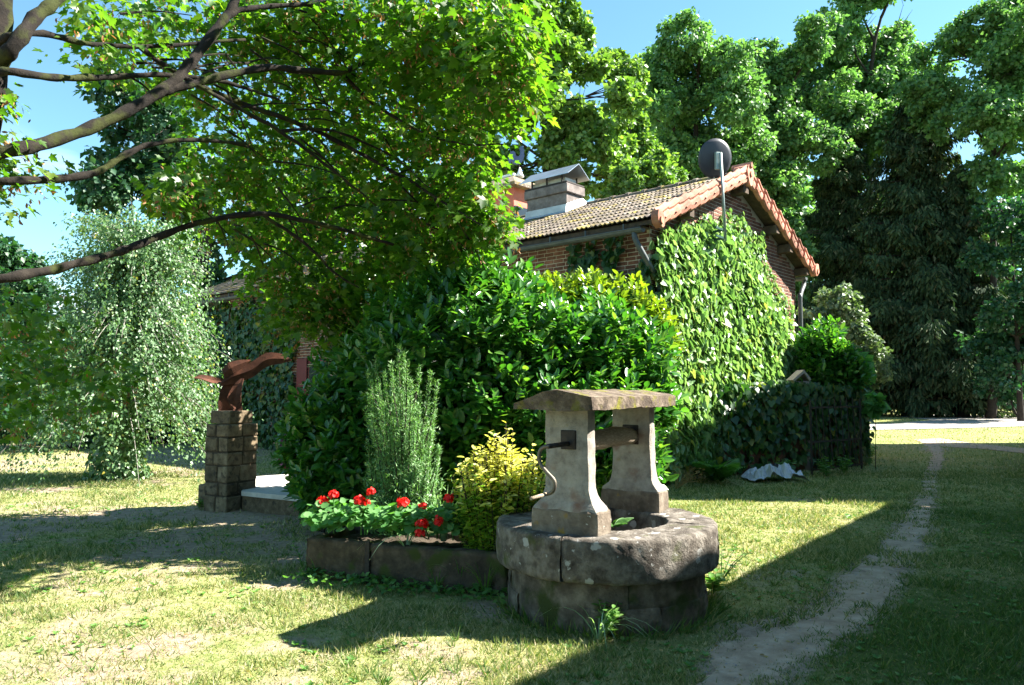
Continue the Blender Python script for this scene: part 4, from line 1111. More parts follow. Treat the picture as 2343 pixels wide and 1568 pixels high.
for k in range(9):                                                  # clinging stems up to the verge
    u_ = .6 + .62 * k + random.uniform(-.15, .15); z1 = min(roof_z(u_) - .25, np.interp(u_, [0, 1.5, 3, 4, 5, 6.4], [4.2, 4.9, 5.3, 4.9, 3.9, 2.9]))
    pts = [H(u_ + .12 * math.sin(3 * t + k), -.03, t * z1) for t in np.linspace(0, 1, 9)]
    MB().tube(smooth_path(pts, 3), .011, 5).build('stem', 'dark_bark', gable_ivy)
# ivy on the shaded long wall
wall_ivy = empty('wall_ivy', H(0, 6, 0), 'dark ivy climbing the shaded long brick wall of the house', 'ivy')
N = 19000
vz = np.stack([rng.random(N) ** 1.25 * LEN - .05, rng.uniform(.05, 4.35, N)], 1)
lim = np.interp(vz[:, 0], [0, 1, 2.2, 3.5, 5.5, 7.5, 8.3, 9, 9.4, 10.4, 11, 19], [4.0, 3.6, 3.3, 3.1, 2.6, 3.2, 3.6, 3.6, .6, .6, 4.2, 4.5])
st = (fbm(vz[:, 0] * 2.4, vz[:, 1] * .35, 91, 3) > .50) & (vz[:, 0] < 6)
ok = (vz[:, 1] < lim + (fbm(vz[:, 0] * 1.5, vz[:, 1] * 1.5, 5, 3) - .5) * .9) | (st & (rng.random(N) < .75))
vz = vz[ok & ~((vz[:, 0] > 8.7) & (vz[:, 0] < 10.9) & (vz[:, 1] > .7) & (vz[:, 1] < 2.6))]; n = len(vz)
dep = .03 + .13 * rng.random(n)
P = H(0, 0, 0) + np.outer(vz[:, 0], Fd) + np.outer(vz[:, 1], UP) + np.outer(dep, -Gd)
sz = np.clip(rng.normal(.13, .03, n), .07, .2)
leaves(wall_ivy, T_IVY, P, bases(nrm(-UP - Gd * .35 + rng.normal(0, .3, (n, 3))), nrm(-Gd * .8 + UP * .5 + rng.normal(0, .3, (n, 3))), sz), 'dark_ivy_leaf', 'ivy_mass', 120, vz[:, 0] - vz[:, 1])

# ================================================================== broadleaf trees
def tree(name, label, Y, base_x, blobs, nleaf, size, mat, bark='dark_bark', T=T_DIAMOND, tr=.25, group=None, spread=.30, sub=16, up=.45, base_y=None, cat='tree', trunk_name='trunk', crown='crown', zmin=.02):
    C = np.array([at(b[0], b[1], Y + (b[3] if len(b) > 3 else 0)) for b in blobs]); Rr = np.array([b[2] * Y / FPX for b in blobs])
    if len(blobs[0]) < 4: C[:, 1] += rng.uniform(-1, 1, len(C)) * Rr * spread * 3
    bx = (base_x - CX) / FPX * Y
    if cat == 'tree':
        k_ = len(C); nleaf = int(nleaf * 1.5); off = rdir(k_ * 4).reshape(k_, 4, 3) * [1, 1, .8]
        LC = (C[:, None, :] + off * (Rr[:, None, None] * rng.uniform(.25, .75, (k_, 4, 1)))).reshape(-1, 3); LR = (Rr[:, None] * rng.uniform(.42, .80, (k_, 4))).ravel()
    else: LC, LR = C, Rr
    e = empty(name, (bx, Y, 0), label, cat, group)
    w = LR ** 2; cnt = np.maximum(8, (nleaf * w / w.sum())).astype(int)
    PP_, NN_, TT_ = [], [], []
    for c, r, k in zip(LC, LR, cnt):
        ns = max(5, int(sub)); d = rdir(ns); sc_ = c + d * (r * (.35 + .5 * rng.random((ns, 1)) ** .5))
        sr_ = r * rng.uniform(.28, .5, ns)
        i = rng.integers(0, ns, k); dd = rdir(k)
        p_ = sc_[i] + dd * [1, 1, .7] * (sr_[i] * rng.random(k) ** .45)[:, None]
        PP_.append(p_); NN_.append(nrm(dd * .5 + nrm(p_ - c) * .35 + UP * up + rng.normal(0, .45, (k, 3)))); TT_.append(nrm(rng.normal(0, .6, (k, 3)) + nrm(p_ - c) * .5 - UP * .35))
    P = np.vstack(PP_); Nn = np.vstack(NN_); Tt = np.vstack(TT_)
    ok = P[:, 2] > zmin; P, Nn, Tt = P[ok], Nn[ok], Tt[ok]
    leaves(e, T, P, bases(Tt, Nn, size * rng.uniform(.65, 1.3, len(P))), mat, crown)
    m_ = MB(); top = C[np.argmax(C[:, 2])]; base = np.array([bx, Y, -.1])
    tr2 = tr * .6
    trunk = smooth_path([base, base * .7 + np.array([*(C[:, :2].mean(0)), C[:, 2].min()]) * .3, np.array([*(C[:, :2].mean(0)), np.median(C[:, 2])]), top], 4)
    m_.tube(trunk, np.linspace(tr * .8, tr2 * .1, len(trunk)), 9)
    for c, r in zip(C, Rr):
        k = int(np.clip(np.searchsorted(trunk[:, 2], c[2] - r * 1.6), 2, len(trunk) - 2)); s_ = trunk[k]
        pth = smooth_path([s_, (s_ + c) / 2 - UP * .1 * r, c], 3)
        m_.tube(pth, np.linspace(tr2 * .38, tr2 * .08, len(pth)), 6, False)
        for _ in range(4):
            q = c + rdir(1)[0] * r * .8
            m_.tube([c * .6 + s_ * .4, (c + q) / 2, q], [tr2 * .16, tr2 * .10, tr2 * .03], 5, False)
    m_.build(trunk_name, bark, e, True)
    return e
PL = 'row of tall plane trees behind the house'
tree('plane_tree', 'tall plane tree rising directly behind the satellite dish', 46, 1600,
     [(1590, 130, 88), (1530, 150, 71), (1650, 135, 73), (1560, 210, 94), (1650, 225, 94), (1500, 260, 83), (1700, 290, 83), (1590, 310, 106), (1530, 380, 94), (1660, 390, 94), (1600, 470, 94)], 30000, .29, 'plane_leaf', tr=.45, group=PL)
tree('plane_tree', 'plane tree between the dish and the dark conifer, lower crown', 50, 1760,
     [(1780, 130, 73), (1850, 110, 71), (1740, 210, 83), (1830, 200, 94), (1780, 290, 100), (1720, 350, 83), (1850, 320, 94), (1760, 430, 94), (1800, 540, 83), (1720, 470, 71)], 30000, .30, 'plane_leaf', tr=.45, group=PL)
tree('plane_tree', 'tallest plane tree crown above the dark conifer', 54, 1990,
     [(1990, 60, 94), (1920, 100, 83), (2060, 70, 88), (1960, 10, 71), (2030, -30, 83), (1900, 190, 88), (1990, 180, 106), (2080, 170, 100), (1900, 290, 83), (2010, 290, 94), (2100, 280, 94), (1950, 390, 71)], 36000, .32, 'plane_leaf', tr=.5, group=PL)
tree('plane_tree', 'plane tree crown at the top right corner of the view', 44, 2260,
     [(2200, 90, 83), (2260, 60, 88), (2330, 30, 94), (2180, 190, 88), (2270, 170, 106), (2350, 150, 106), (2200, 300, 88), (2290, 290, 94), (2380, 280, 94), (2240, 400, 83), (2330, 420, 71), (2280, 520, 59)], 30000, .28, 'plane_leaf', tr=.4, group=PL)
tree('plane_tree', 'sparse dark tree at the right edge with sky gaps', 40, 2330,
     [(2310, 480, 65), (2360, 560, 71), (2270, 600, 53), (2330, 680, 71), (2290, 770, 59), (2350, 800, 71), (2270, 850, 47), (2320, 890, 65), (2390, 700, 83), (2240, 720, 41)], 12000, .25, 'chestnut_leaf', tr=.3, group=PL)
BT = 'trees of the far row closing the view'
for (bx, lb, bl) in ((1560, 'far tree seen through gaps left of the dish', [(1480, 420, 90), (1560, 330, 90), (1640, 400, 95), (1560, 470, 90), (1500, 300, 70)]),
                     (1780, 'far tree seen between the dish and the conifers', [(1720, 560, 95), (1800, 470, 95), (1840, 600, 100), (1760, 680, 100), (1860, 730, 90), (1790, 380, 90), (1900, 500, 90)]),
                     (2020, 'far tree hidden behind the tall dark conifer', [(1960, 560, 100), (2050, 480, 100), (2100, 600, 100), (2000, 700, 100), (2090, 760, 100), (1960, 830, 80), (2060, 860, 70), (2130, 400, 90)]),
                     (2270, 'far tree behind the right-hand edge trees', [(2200, 540, 95), (2290, 620, 95), (2220, 700, 95), (2310, 780, 90), (2200, 830, 80), (2360, 700, 90), (2280, 870, 60), (2380, 850, 70)])):
    tree('plane_tree', lb, 72, bx, bl, 13000, .55, 'plane_leaf', tr=.5, group=BT)
tree('lime_tree', 'tall bright green tree rising behind the chimney', 30, 1270,
     [(1270, 20, 85), (1200, 60, 90), (1320, 60, 62), (1160, 160, 90), (1270, 150, 95), (1350, 160, 62), (1210, 260, 95), (1320, 270, 85), (1130, 280, 80), (1180, 370, 80), (1290, 370, 85), (1380, 330, 60), (1400, 230, 55), (1390, 420, 60), (1240, 440, 70), (1310, 450, 60), (1250, -60, 90), (1160, -40, 90), (1100, 90, 80), (1070, 210, 80), (1100, 400, 70)], 36000, .24, 'bright_tree_leaf', tr=.3)
tree('small_maple_tree', 'small rounded yellow-green tree just behind the roof ridge', 22, 1480,
     [(1480, 395, 48), (1440, 420, 45), (1530, 420, 42), (1500, 370, 30), (1470, 450, 50), (1540, 460, 40), (1420, 470, 45)], 8000, .16, 'bright_tree_leaf', tr=.14)
tree('lime_tree', 'pale green tree between the chimney tree and the dish', 38, 1440,
     [(1430, 180, 55), (1400, 130, 45), (1450, 260, 65), (1420, 330, 70), (1480, 320, 60), (1500, 420, 60), (1440, 420, 70)], 15000, .25, 'bright_tree_leaf', tr=.3)
tree('chestnut_tree', 'dark chestnut tree behind the maple boughs', 30, 380,
     [(290, 210, 70), (260, 290, 60), (340, 250, 80), (270, 380, 65), (350, 350, 90), (250, 430, 50), (330, 460, 90), (430, 300, 110), (430, 450, 110), (560, 350, 130), (560, 520, 120), (700, 420, 120), (420, 570, 70), (680, 560, 90), (480, 640, 60), (800, 480, 120), (900, 540, 90)], 20000, .26, 'chestnut_leaf', tr=.5)
tree('chestnut_tree', 'rounded dark tree low against the sky at the left edge', 36, 20,
     [(20, 575, 62), (65, 600, 45), (-40, 560, 70), (30, 650, 70), (90, 670, 45), (-60, 660, 80), (40, 740, 80), (-20, 800, 80)], 9000, .27, 'chestnut_leaf', tr=.35)
# dark shrubs under the trees
def shrub(name, label, Y, base_x, blobs, nleaf, size, mat, T=T_DIAMOND, tr=.06, cat='shrub', group=None, **kw):
    return tree(name, label, Y, base_x, blobs, nleaf, size, mat, T=T, tr=tr, cat=cat, trunk_name='stems', crown='foliage', group=group, **kw)
SB_ = 'dark shrubs at the back left'
shrub('laurel_bush', 'dark bush behind the birch, leftmost', 22, -30, [(-30, 900, 110), (-40, 780, 100), (60, 950, 80), (50, 860, 90)], 5000, .18, 'chestnut_leaf', group=SB_)
shrub('laurel_bush', 'dark bush hidden behind the weeping birch', 21, 170, [(140, 930, 90), (200, 960, 75), (120, 850, 90), (220, 880, 70)], 4500, .18, 'chestnut_leaf', group=SB_)
shrub('laurel_bush', 'dark bush between birch and the ivy wall', 24, 360, [(330, 960, 70), (390, 940, 70), (420, 900, 60), (300, 900, 80), (430, 980, 40)], 4500, .18, 'chestnut_leaf', group=SB_)
UG = 'undergrowth below the conifer'
shrub('undergrowth_bush', 'low dark bush at the foot of the conifer', 58, 2080, [(2060, 900, 38), (2120, 905, 36), (2020, 890, 45), (2090, 870, 45), (2030, 830, 50)], 4500, .3, 'chestnut_leaf', group=UG)
shrub('undergrowth_bush', 'low bush right of the conifer foot by the drive', 56, 2200, [(2180, 905, 36), (2230, 900, 36), (2200, 870, 40), (2260, 905, 30), (2150, 860, 45)], 4500, .3, 'chestnut_leaf', group=UG)
shrub('undergrowth_bush', 'low dark bush at the right edge by the drive', 54, 2340, [(2300, 910, 30), (2350, 900, 40), (2400, 890, 50), (2330, 860, 40)], 3600, .3, 'chestnut_leaf', group=UG)
shrub('undergrowth_bush', 'dark bush behind the grey-green shrub', 50, 1960, [(1950, 880, 45), (1900, 840, 50), (1960, 800, 50), (1880, 760, 50), (1990, 850, 40)], 4500, .3, 'chestnut_leaf', group=UG)
# a distant belt of wood closes the horizon
n = 26000
th = rng.uniform(-1.2, 1.2, n); rr = rng.uniform(95, 125, n)
hz = 7.5 + 5 * fbm(th * 9, th * 0, 3, 3)
P = np.stack([np.sin(th) * rr, np.cos(th) * rr, rng.random(n) ** .8 * hz], 1)
V, F = stamp(T_DIAMOND, P, bases(rdir(n), nrm(rdir(n) + UP * .5 - nrm(P) * .4), rng.uniform(.9, 1.6, n)))
tag(link('far_wood', mesh_np('far_wood', V, F, 'chestnut_leaf')), 'distant dark belt of woodland beyond the garden', 'wood', kind='stuff')

# ------------------------------------------------------------------ conifers
def conifer(label, Y, bx, top_y, half_px, nb_, base_y=930, low=.10, tilt=0):
    e = empty('spruce_tree', (((bx - CX) / FPX * Y), Y, 0), label, 'tree', 'dark conifers on the right')
    b = np.array([(bx - CX) / FPX * Y, Y, 0]); t = at(bx + tilt, top_y, Y); Hh = t[2]; Rm = half_px * Y / FPX
    m_ = MB().tube([b, b * .5 + t * .5 + [0, 0, 0], t], [.42, .28, .04], 9)
    P_, T_, N_, S_2 = [], [], [], []
    for k in range(nb_):
        f = low + (1 - low) * (k / nb_) ** .9; o = b + (t - b) * f; a_ = k * 2.39996 + random.uniform(-.3, .3)
        L = Rm * (1 - f) ** .62 * random.choice((.45, .6, .75, .85, 1.0, 1.2)) * random.uniform(.85, 1.1) + .3; d = np.array([math.cos(a_), math.sin(a_), 0])
        pts = np.array([o + d * L * s_ + UP * (-.28 * L * s_ + .16 * L * s_ * s_) for s_ in np.linspace(0, 1, 6)])
        m_.tube(pts, np.linspace(.07, .012, 6), 5, False)
        nn2 = int(170 * L / Rm * 3) + 70
        s_ = rng.random(nn2) ** .7; side = rng.normal(0, .22, nn2) * L * (1.1 - s_)
        p_ = o + np.outer(s_ * L, d) + np.outer(-.28 * L * s_ + .16 * L * s_ ** 2 - np.abs(rng.normal(0, .16, nn2)) * L * .6 + rng.normal(0, .12, nn2), UP) + np.outer(side, np.cross(d, UP))
        P_.append(p_); T_.append(nrm(d * .5 + np.outer(np.sign(side), np.cross(d, UP)) * .4 - UP * .8 + rng.normal(0, .25, (nn2, 3)))); N_.append(nrm(UP * .6 + d * .5 + rng.normal(0, .4, (nn2, 3))))
    P_, T_, N_ = map(np.vstack, (P_, T_, N_))
    leaves(e, T_DIAMOND, P_, bases(T_, N_, rng.uniform(.22, .55, len(P_)), .42), 'conifer_needle', 'crown')
    m_.build('trunk', 'dark_bark', e, True)
conifer('tall dark spruce with drooping boughs right of the house', 48, 2090, 190, 215, 190, low=.05, tilt=10)
conifer('dark spruce standing close left of the tall one', 52, 1930, 255, 165, 130, low=.08)
conifer('dark spruce right of the tall one, reaching lower', 46, 2195, 380, 140, 110, low=.05)

# ------------------------------------------------------------------ weeping birch
bb = gr(268, 1096); birch = empty('weeping_birch', (bb[0], bb[1], 0), 'small weeping birch with pale glittering leaves on the left lawn', 'tree')
m_ = MB(); tk = smooth_path([(bb[0], bb[1], -.1), (bb[0] + .05, bb[1], 1.2), (bb[0] + .12, bb[1], 2.6), (bb[0] + .2, bb[1], 3.9), (bb[0] + .25, bb[1], 4.5)], 4)
m_.tube(tk, np.linspace(.10, .02, len(tk)), 8)
P_, T_, N_ = [], [], []
for k in range(1500):
    f = random.random() ** .8; z0 = 1.2 + 3.2 * f
    o = np.array([np.interp(z0, tk[:, 2], tk[:, 0]), bb[1], z0]); a_ = random.uniform(0, 6.283); d = np.array([math.cos(a_), math.sin(a_) * .9, 0])
    L = (2.25 - 1.15 * f) * random.uniform(.6, 1.15); rise = random.uniform(.0, .5) + (.35 if f > .75 else 0)
    s_ = np.linspace(0, 1, 44)
    pts = o + np.outer(L * s_, d) + np.outer(L * (rise * s_ - (.40 + .40 * random.random()) * s_ ** 2 * (1.15 if f < .9 else .4)), UP)
    if k % 4 == 0: m_.tube(pts[::6], np.linspace(.014, .003, len(pts[::6])), 4, False)
    i = s_ > .15; p_ = pts[i] + rng.normal(0, .05, (i.sum(), 3)); nn2 = len(p_)
    P_.append(p_); T_.append(nrm(d * .5 - UP * .7 + rng.normal(0, .45, (nn2, 3)))); N_.append(nrm(d * .6 + UP * .5 + rng.normal(0, .45, (nn2, 3))))
    if k % 3 == 0:
        q = pts[random.randint(18, 43)]; h_ = random.uniform(.3, .9); nn2 = int(h_ * 22)
        p_ = q - np.outer(np.linspace(0, h_, nn2), UP) + rng.normal(0, .035, (nn2, 3)); p_ = p_[p_[:, 2] > .25]; nn2 = len(p_)
        if nn2: P_.append(p_); T_.append(nrm(-UP * .8 + rng.normal(0, .5, (nn2, 3)))); N_.append(nrm(d * .7 + UP * .3 + rng.normal(0, .5, (nn2, 3))))
P_, T_, N_ = map(np.vstack, (P_, T_, N_))
leaves(birch, T_BIRCH, P_, bases(T_, N_, rng.uniform(.042, .072, len(P_))), 'birch_leaf', 'crown')
m_.build('trunk', 'pale_bark', birch, True)
bi = empty('ivy_clump', (bb[0], bb[1], 0), 'ivy clump wrapped round the foot of the weeping birch', 'ivy')
n = 1500; a_ = rng.uniform(0, 6.283, n); z = rng.random(n) ** 1.3 * 1.35; r_ = (.55 - .22 * z) * (.4 + .6 * rng.random(n) ** .5)
P = np.stack([bb[0] + r_ * np.cos(a_), bb[1] + r_ * np.sin(a_), z + .03], 1); d = np.stack([np.cos(a_), np.sin(a_), 0 * a_], 1)
leaves(bi, T_IVY, P, bases(nrm(-UP + d * .6 + rng.normal(0, .4, (n, 3))), nrm(d + UP * .6 + rng.normal(0, .4, (n, 3))), rng.uniform(.06, .10, n)), 'birch_leaf', 'foliage')
MB().tube([(bb[0], bb[1] + .1, 0), (bb[0] + .03, bb[1] + .11, 1.3)], .02, 6).build('stem', 'dark_bark', bi)

# ------------------------------------------------------------------ the near maple
MY = 5.6
maple = empty('maple_tree', (at(-85, 900, MY)[0], MY, 0), 'big maple with mossy boughs reaching across the upper left', 'tree')
DC, DR = np.array([-4.0, 5.6, 3.2]), np.array([4.45, 4.35, 3.9])
def shell(x, y):
    """depth at which the view ray leaves the maple's domed crown"""
    d = ray(x, y); d = d / d[1]; o = (CAMP - DC) / DR; q = d / DR
    a_, b_, c_ = q @ q, o @ q, o @ o - 1
    disc = b_ * b_ - a_ * c_
    return (-b_ + math.sqrt(max(disc, 0))) / a_
def dy(x): return 5.3 + .0028 * min(max(x, 0), 900) - .004 * max(x - 900, 0)
def bough(pts, r0, r1, dz=0, nm='bough'):
    P = smooth_path([at(x, y, dy(x) + dz + (q[0] if q else 0)) for (x, y, *q) in pts], 6)
    rad = np.linspace(r0, r1, len(P)) * (P[:, 1] / 6.3) * (1 + .12 * np.sin(np.arange(len(P)) * 1.7))
    m_ = MB().tube(P, rad, 9); m_.rough(.010, 9, pts[0][0])
    m_.build(nm, 'maple_bark', maple, True)
    return P
tb = at(-130, 900, MY); tb[2] = -.1
trk = smooth_path([tb, at(-125, 1000, MY), at(-115, 640, MY), at(-85, 400, MY), at(-50, 220, MY), at(-26, 60, MY), at(-10, -120, MY), at(30, -420, MY), at(60, -800, MY + .2)], 6)
MB().tube(trk, np.linspace(.26, .09, len(trk)), 14).rough(.02, 6, 1).build('trunk', 'maple_bark', maple, True)
bough([(-10, 150, .2), (30, 110), (80, 40), (130, 0), (200, -90), (320, -260)], .075, .03)
bough([(-10, 100, .2), (30, 82), (100, 78), (200, 100), (330, 108), (450, 100), (560, 90)], .035, .012)
bough([(320, 110), (400, 165), (520, 235), (640, 300), (760, 390), (860, 470)], .026, .008)
bough([(-20, 172, .2), (20, 165), (130, 178), (240, 178), (380, 172), (520, 190), (640, 230)], .042, .012)
bough([(-70, 385, .2), (0, 352), (130, 320), (260, 270), (380, 200), (430, 150), (500, 60), (535, 10), (570, -80), (640, -220)], .062, .03)
bough([(505, 52), (540, 27), (620, 15), (700, 10), (770, -8), (850, -60)], .028, .012)
bough([(365, 212), (450, 190), (600, 157), (700, 162), (780, 166), (850, 138), (960, 112), (1060, 90)], .040, .010)
bough([(-70, 425, .2), (0, 415), (130, 410), (220, 395), (260, 370), (330, 335), (430, 320), (560, 330)], .044, .014)
bough([(-70, 655, .2), (0, 638), (130, 615), (260, 580), (330, 555), (450, 512), (600, 490), (760, 520), (900, 560)], .048, .014)
bough([(450, 195), (560, 240), (700, 290), (820, 350), (930, 410), (1040, 480), (1110, 520)], .026, .007, .3)
bough([(780, 168), (860, 240), (960, 300), (1060, 330), (1150, 330)], .018, .006, .1)
bough([(640, 300), (760, 300), (900, 360), (980, 430)], .016, .005, .2)
bough([(600, 490), (700, 560), (760, 620), (820, 660)], .018, .006, .2)
bough([(700, 10), (850, 60), (1000, 130), (1130, 160), (1210, 190)], .020, .006, .2)
for i in range(70):                                                  # fine twigs
    x0, y0 = random.uniform(250, 1050), random.uniform(20, 560); a_ = random.uniform(-.3, 1.2); L = random.uniform(60, 190)
    if not inpoly(np.array([[x0, y0]]), [(250, 0), (1200, 0), (1150, 500), (700, 620), (420, 480), (330, 380)])[0]: continue
    MB().tube(smooth_path([at(x0, y0, dy(x0) + .1), at(x0 + L * .5 * math.cos(a_), y0 + L * .5 * math.sin(a_) - 8, dy(x0) + .35), at(x0 + L * math.cos(a_), y0 + L * math.sin(a_), dy(x0) + .7)], 3), np.linspace(.012, .004, 7), 5).build('twig', 'maple_bark', maple)
mp_poly = [(150, 20), (220, -30), (1180, -30), (1190, 60), (1180, 170), (1150, 270), (1075, 340), (1120, 430), (1120, 490), (1080, 530), (1000, 560), (940, 610), (860, 640), (790, 690), (740, 770), (660, 740), (580, 650), (550, 570), (460, 530), (400, 460), (350, 410), (420, 310), (450, 240), (380, 150), (300, 175), (240, 160), (190, 140), (150, 100)]
PM, TM, NM = [], [], []
def sprays(poly, n, dlo, dhi, per=12, rad=.25, dens=None, droop=.5):
    xs = [q[0] for q in poly]; ys = [q[1] for q in poly]; c = 0
    while c < n:
        q = rng.uniform([min(xs), min(ys)], [max(xs), max(ys)])
        if not inpoly(q[None], poly)[0]: continue
        if dens is not None and random.random() > dens(*q): continue
        c += 1
        o = at(q[0], q[1], (shell(q[0], q[1]) if dlo > -5 else dy(q[0]) + 10) + rng.uniform(dlo, dhi)); k = per + rng.integers(-3, 4)
        a_ = rng.uniform(0, 6.283, k); r_ = rad * np.sqrt(rng.random(k))
        out = np.stack([np.cos(a_), np.sin(a_), 0 * a_], 1)
        tiltv = rng.normal(0, .25, 2)
        p_ = o + out * r_[:, None] + np.outer(-r_ * .45 + out[:, 0] * r_ * tiltv[0] + out[:, 1] * r_ * tiltv[1] + rng.normal(0, .05, k), UP)
        PM.append(p_); TM.append(nrm(out * .8 - UP * droop + rng.normal(0, .35, (k, 3)))); NM.append(nrm(UP * .6 + SUN * .5 + out * .3 + rng.normal(0, .42, (k, 3))))
def hole(x, y):                                                     # thinner towards the trunk where the boughs and the sky show
    return .42 if x < 400 else (.85 if x < 540 else 1)
sprays(mp_poly, 1500, -.8, .15, dens=hole, per=11, rad=.36)
sprays([(900, -30), (1180, -30), (1175, 180), (1130, 300), (1110, 480), (1000, 560), (900, 500)], 80, -.5, .1, per=11, rad=.28)
sprays([(560, 590), (1020, 560), (1090, 540), (1000, 600), (920, 650), (840, 700), (760, 790), (660, 760), (600, 690)], 90, -.6, .1, rad=.32)
sprays([(880, 380), (1075, 390), (1125, 440), (1130, 500), (1060, 540), (900, 580)], 60, -.5, .1)
sprays([(1060, 470), (1150, 470), (1165, 520), (1130, 560), (1040, 575)], 34, -.5, .1, rad=.2)
sprays([(1150, 30), (1210, 60), (1200, 190), (1150, 260)], 26, -.5, .1)
sprays([(500, -60), (1150, -60), (1050, -260), (800, -360), (500, -300)], 40, -.6, .1, per=10, rad=.3)
sprays([(-40, 650), (120, 640), (170, 720), (200, 800), (195, 880), (150, 960), (60, 980), (-40, 940)], 85, -1.4, .0, rad=.32)
sprays([(180, 780), (300, 810), (280, 900), (200, 930)], 16, -2.0, -.8, per=9, rad=.3)
sprays([(-30, 300), (50, 290), (120, 330), (135, 360), (100, 420), (70, 450), (40, 430), (-30, 450)], 24, -10.1, -9.3, per=9, rad=.16)
sprays([(-20, 200), (30, 205), (40, 240), (-20, 260)], 7, -10.1, -9.5, per=7, rad=.12)
sprays([(-30, 450), (40, 455), (45, 480), (-20, 490)], 6, -10.1, -9.5, per=7, rad=.12)
sprays([(350, 400), (410, 390), (450, 430), (420, 480), (370, 460)], 20, -10.4, -9.8, per=11, rad=.18)
sprays([(150, 20), (300, -20), (400, 60), (380, 150), (250, 160)], 22, -10.2, -9.4, per=10, rad=.2)
P_, T_, N_ = np.vstack(PM), np.vstack(TM), np.vstack(NM)
leaves(maple, T_MAPLE, P_, bases(T_, N_, np.clip(rng.normal(.080, .022, len(P_)), .035, .14) * np.where(P_[:, 1] < 6.2, .8, 1)), 'maple_leaf', 'crown', 300)
k = rng.choice(len(P_), 2400, False); q = np.repeat(P_[k] - UP * .04, 5, 0) + rng.normal(0, .022, (12000, 3))
leaves(maple, T_SLIM, q, bases(nrm(-UP + rng.normal(0, .5, (12000, 3))), rdir(12000), rng.uniform(.03, .05, 12000), 1.6), 'samara', 'seed_clusters')

# ------------------------------------------------------------------ laurel hedge in front of the house
def laurel(name, label, blobs, nsh, size, mat, Y, per=8, single=0, shoot=.26, cat='hedge', fill=1.0):
    C = np.array([at(b[0], b[1], Y + b[3]) for b in blobs]); Rr = np.array([b[2] * (Y + b[3]) / FPX for b in blobs])
    e = empty(name, (C[:, 0].mean(), C[:, 1].mean(), 0), label, cat)
    w = Rr ** 2; w /= w.sum(); i = rng.choice(len(C), nsh, p=w); d = rdir(nsh); d[:, 1] -= .25; d = nrm(d)
    o = C[i] + d * (Rr[i] * (.80 + .2 * rng.random(nsh)))[:, None]
    # keep the outer skin only
    dist = np.min(np.linalg.norm(o[:, None] - C[None], axis=2) / Rr[None], axis=1)
    ok = (dist > .74) & (o[:, 2] > .05); o, d = o[ok], d[ok]; ns = len(o)
    ax = nrm(d * .6 + UP * .75 + rng.normal(0, .25, (ns, 3)))
    P_, T_, N_ = [], [], []
    for k in range(per):
        s_ = (k + .5) / per; a_ = k * 2.4 + rng.uniform(0, 6.28, ns)
        x = nrm(np.cross(ax, np.array([.3, .9, .2]))); y = np.cross(ax, x)
        rad = x * np.cos(a_)[:, None] + y * np.sin(a_)[:, None]
        P_.append(o + ax * (shoot * (s_ - .4)) + rad * .01); T_.append(nrm(rad * (1.05 - .55 * s_) + ax * (.25 + .7 * s_) - UP * .25 * (1 - s_))); N_.append(nrm(ax * .9 - rad * .3 + UP * .3 + rng.normal(0, .2, (ns, 3))))
    P_, T_, N_ = map(np.vstack, (P_, T_, N_))
    sc_ = P_[:, 1] + .5 * rng.random(len(P_))
    leaves(e, T_OVAL, P_, bases(T_, N_, size * rng.uniform(.7, 1.2, len(P_)), 1.15), mat, 'foliage', single, sc_)
    nf = int(1500 * fill * len(blobs) / 6); i = rng.choice(len(C), nf, p=w); P = C[i] + rdir(nf) * (Rr[i] * (.3 + .45 * rng.random(nf)))[:, None]; P = P[P[:, 2] > .03]
    leaves(e, T_OVAL, P, bases(rdir(len(P)), rdir(len(P)), size * 1.6 * np.ones(len(P)), 1.5), 'laurel_leaf', 'inner_foliage')
    m_ = MB(); b = np.array([C[:, 0].mean(), C[:, 1].mean(), -.05])
    for c in C: m_.tube([b + (c - b) * [.5, .5, 0], (b + c) / 2 + [0, 0, -.1], c], [.05, .04, .015], 6, False)
    m_.build('stems', 'dark_bark', e)
    return e
laurel('laurel_hedge', 'glossy dark green laurel hedge behind the well and the flower trough',
       [(1110, 760, 130, 0), (1000, 800, 130, 0), (1230, 800, 120, .2), (1350, 800, 110, .4), (900, 860, 120, .4), (1090, 680, 70, .2), (1160, 670, 60, .3), (1010, 700, 70, .1), (920, 740, 70, .4), (1440, 830, 90, .6), (1100, 920, 140, 0), (1240, 930, 130, .1), (1370, 940, 120, .3), (960, 980, 130, .2), (1460, 930, 80, .6), (1120, 1060, 120, .1), (1250, 1060, 120, .1), (1400, 1070, 110, .3), (980, 1110, 100, .3), (850, 960, 90, .7)], 3600, .125, 'laurel_leaf', 8.2, 8, 300)
laurel('laurel_bush', 'tall dark laurel bush between the hedge and the terrace', [(880, 740, 120, 0), (840, 850, 110, .1), (930, 680, 80, .1), (900, 960, 120, .1), (830, 950, 90, .2)], 900, .13, 'laurel_leaf', 10.0, 8, 0, .26, 'shrub', 1.0)
laurel('young_laurel', 'fresh yellow-green young laurel shoots topping the hedge near the gable', [(1260, 710, 62, .5), (1340, 705, 62, .5), (1420, 710, 62, .6), (1475, 750, 50, .7), (1220, 690, 45, .4), (1500, 790, 45, .8)], 900, .105, 'laurel_young_leaf', 8.9, 7, 60, .24, 'shrub', .6)
laurel('laurel_bush', 'bright laurel bush behind the ivy wall at the right of the gable', [(1870, 800, 38, 0), (1910, 835, 42, 0), (1870, 860, 42, 0), (1940, 865, 34, 0), (1890, 770, 26, .3)], 800, .15, 'laurel_leaf', 16.6, 7, 0, .3, 'shrub', .5)
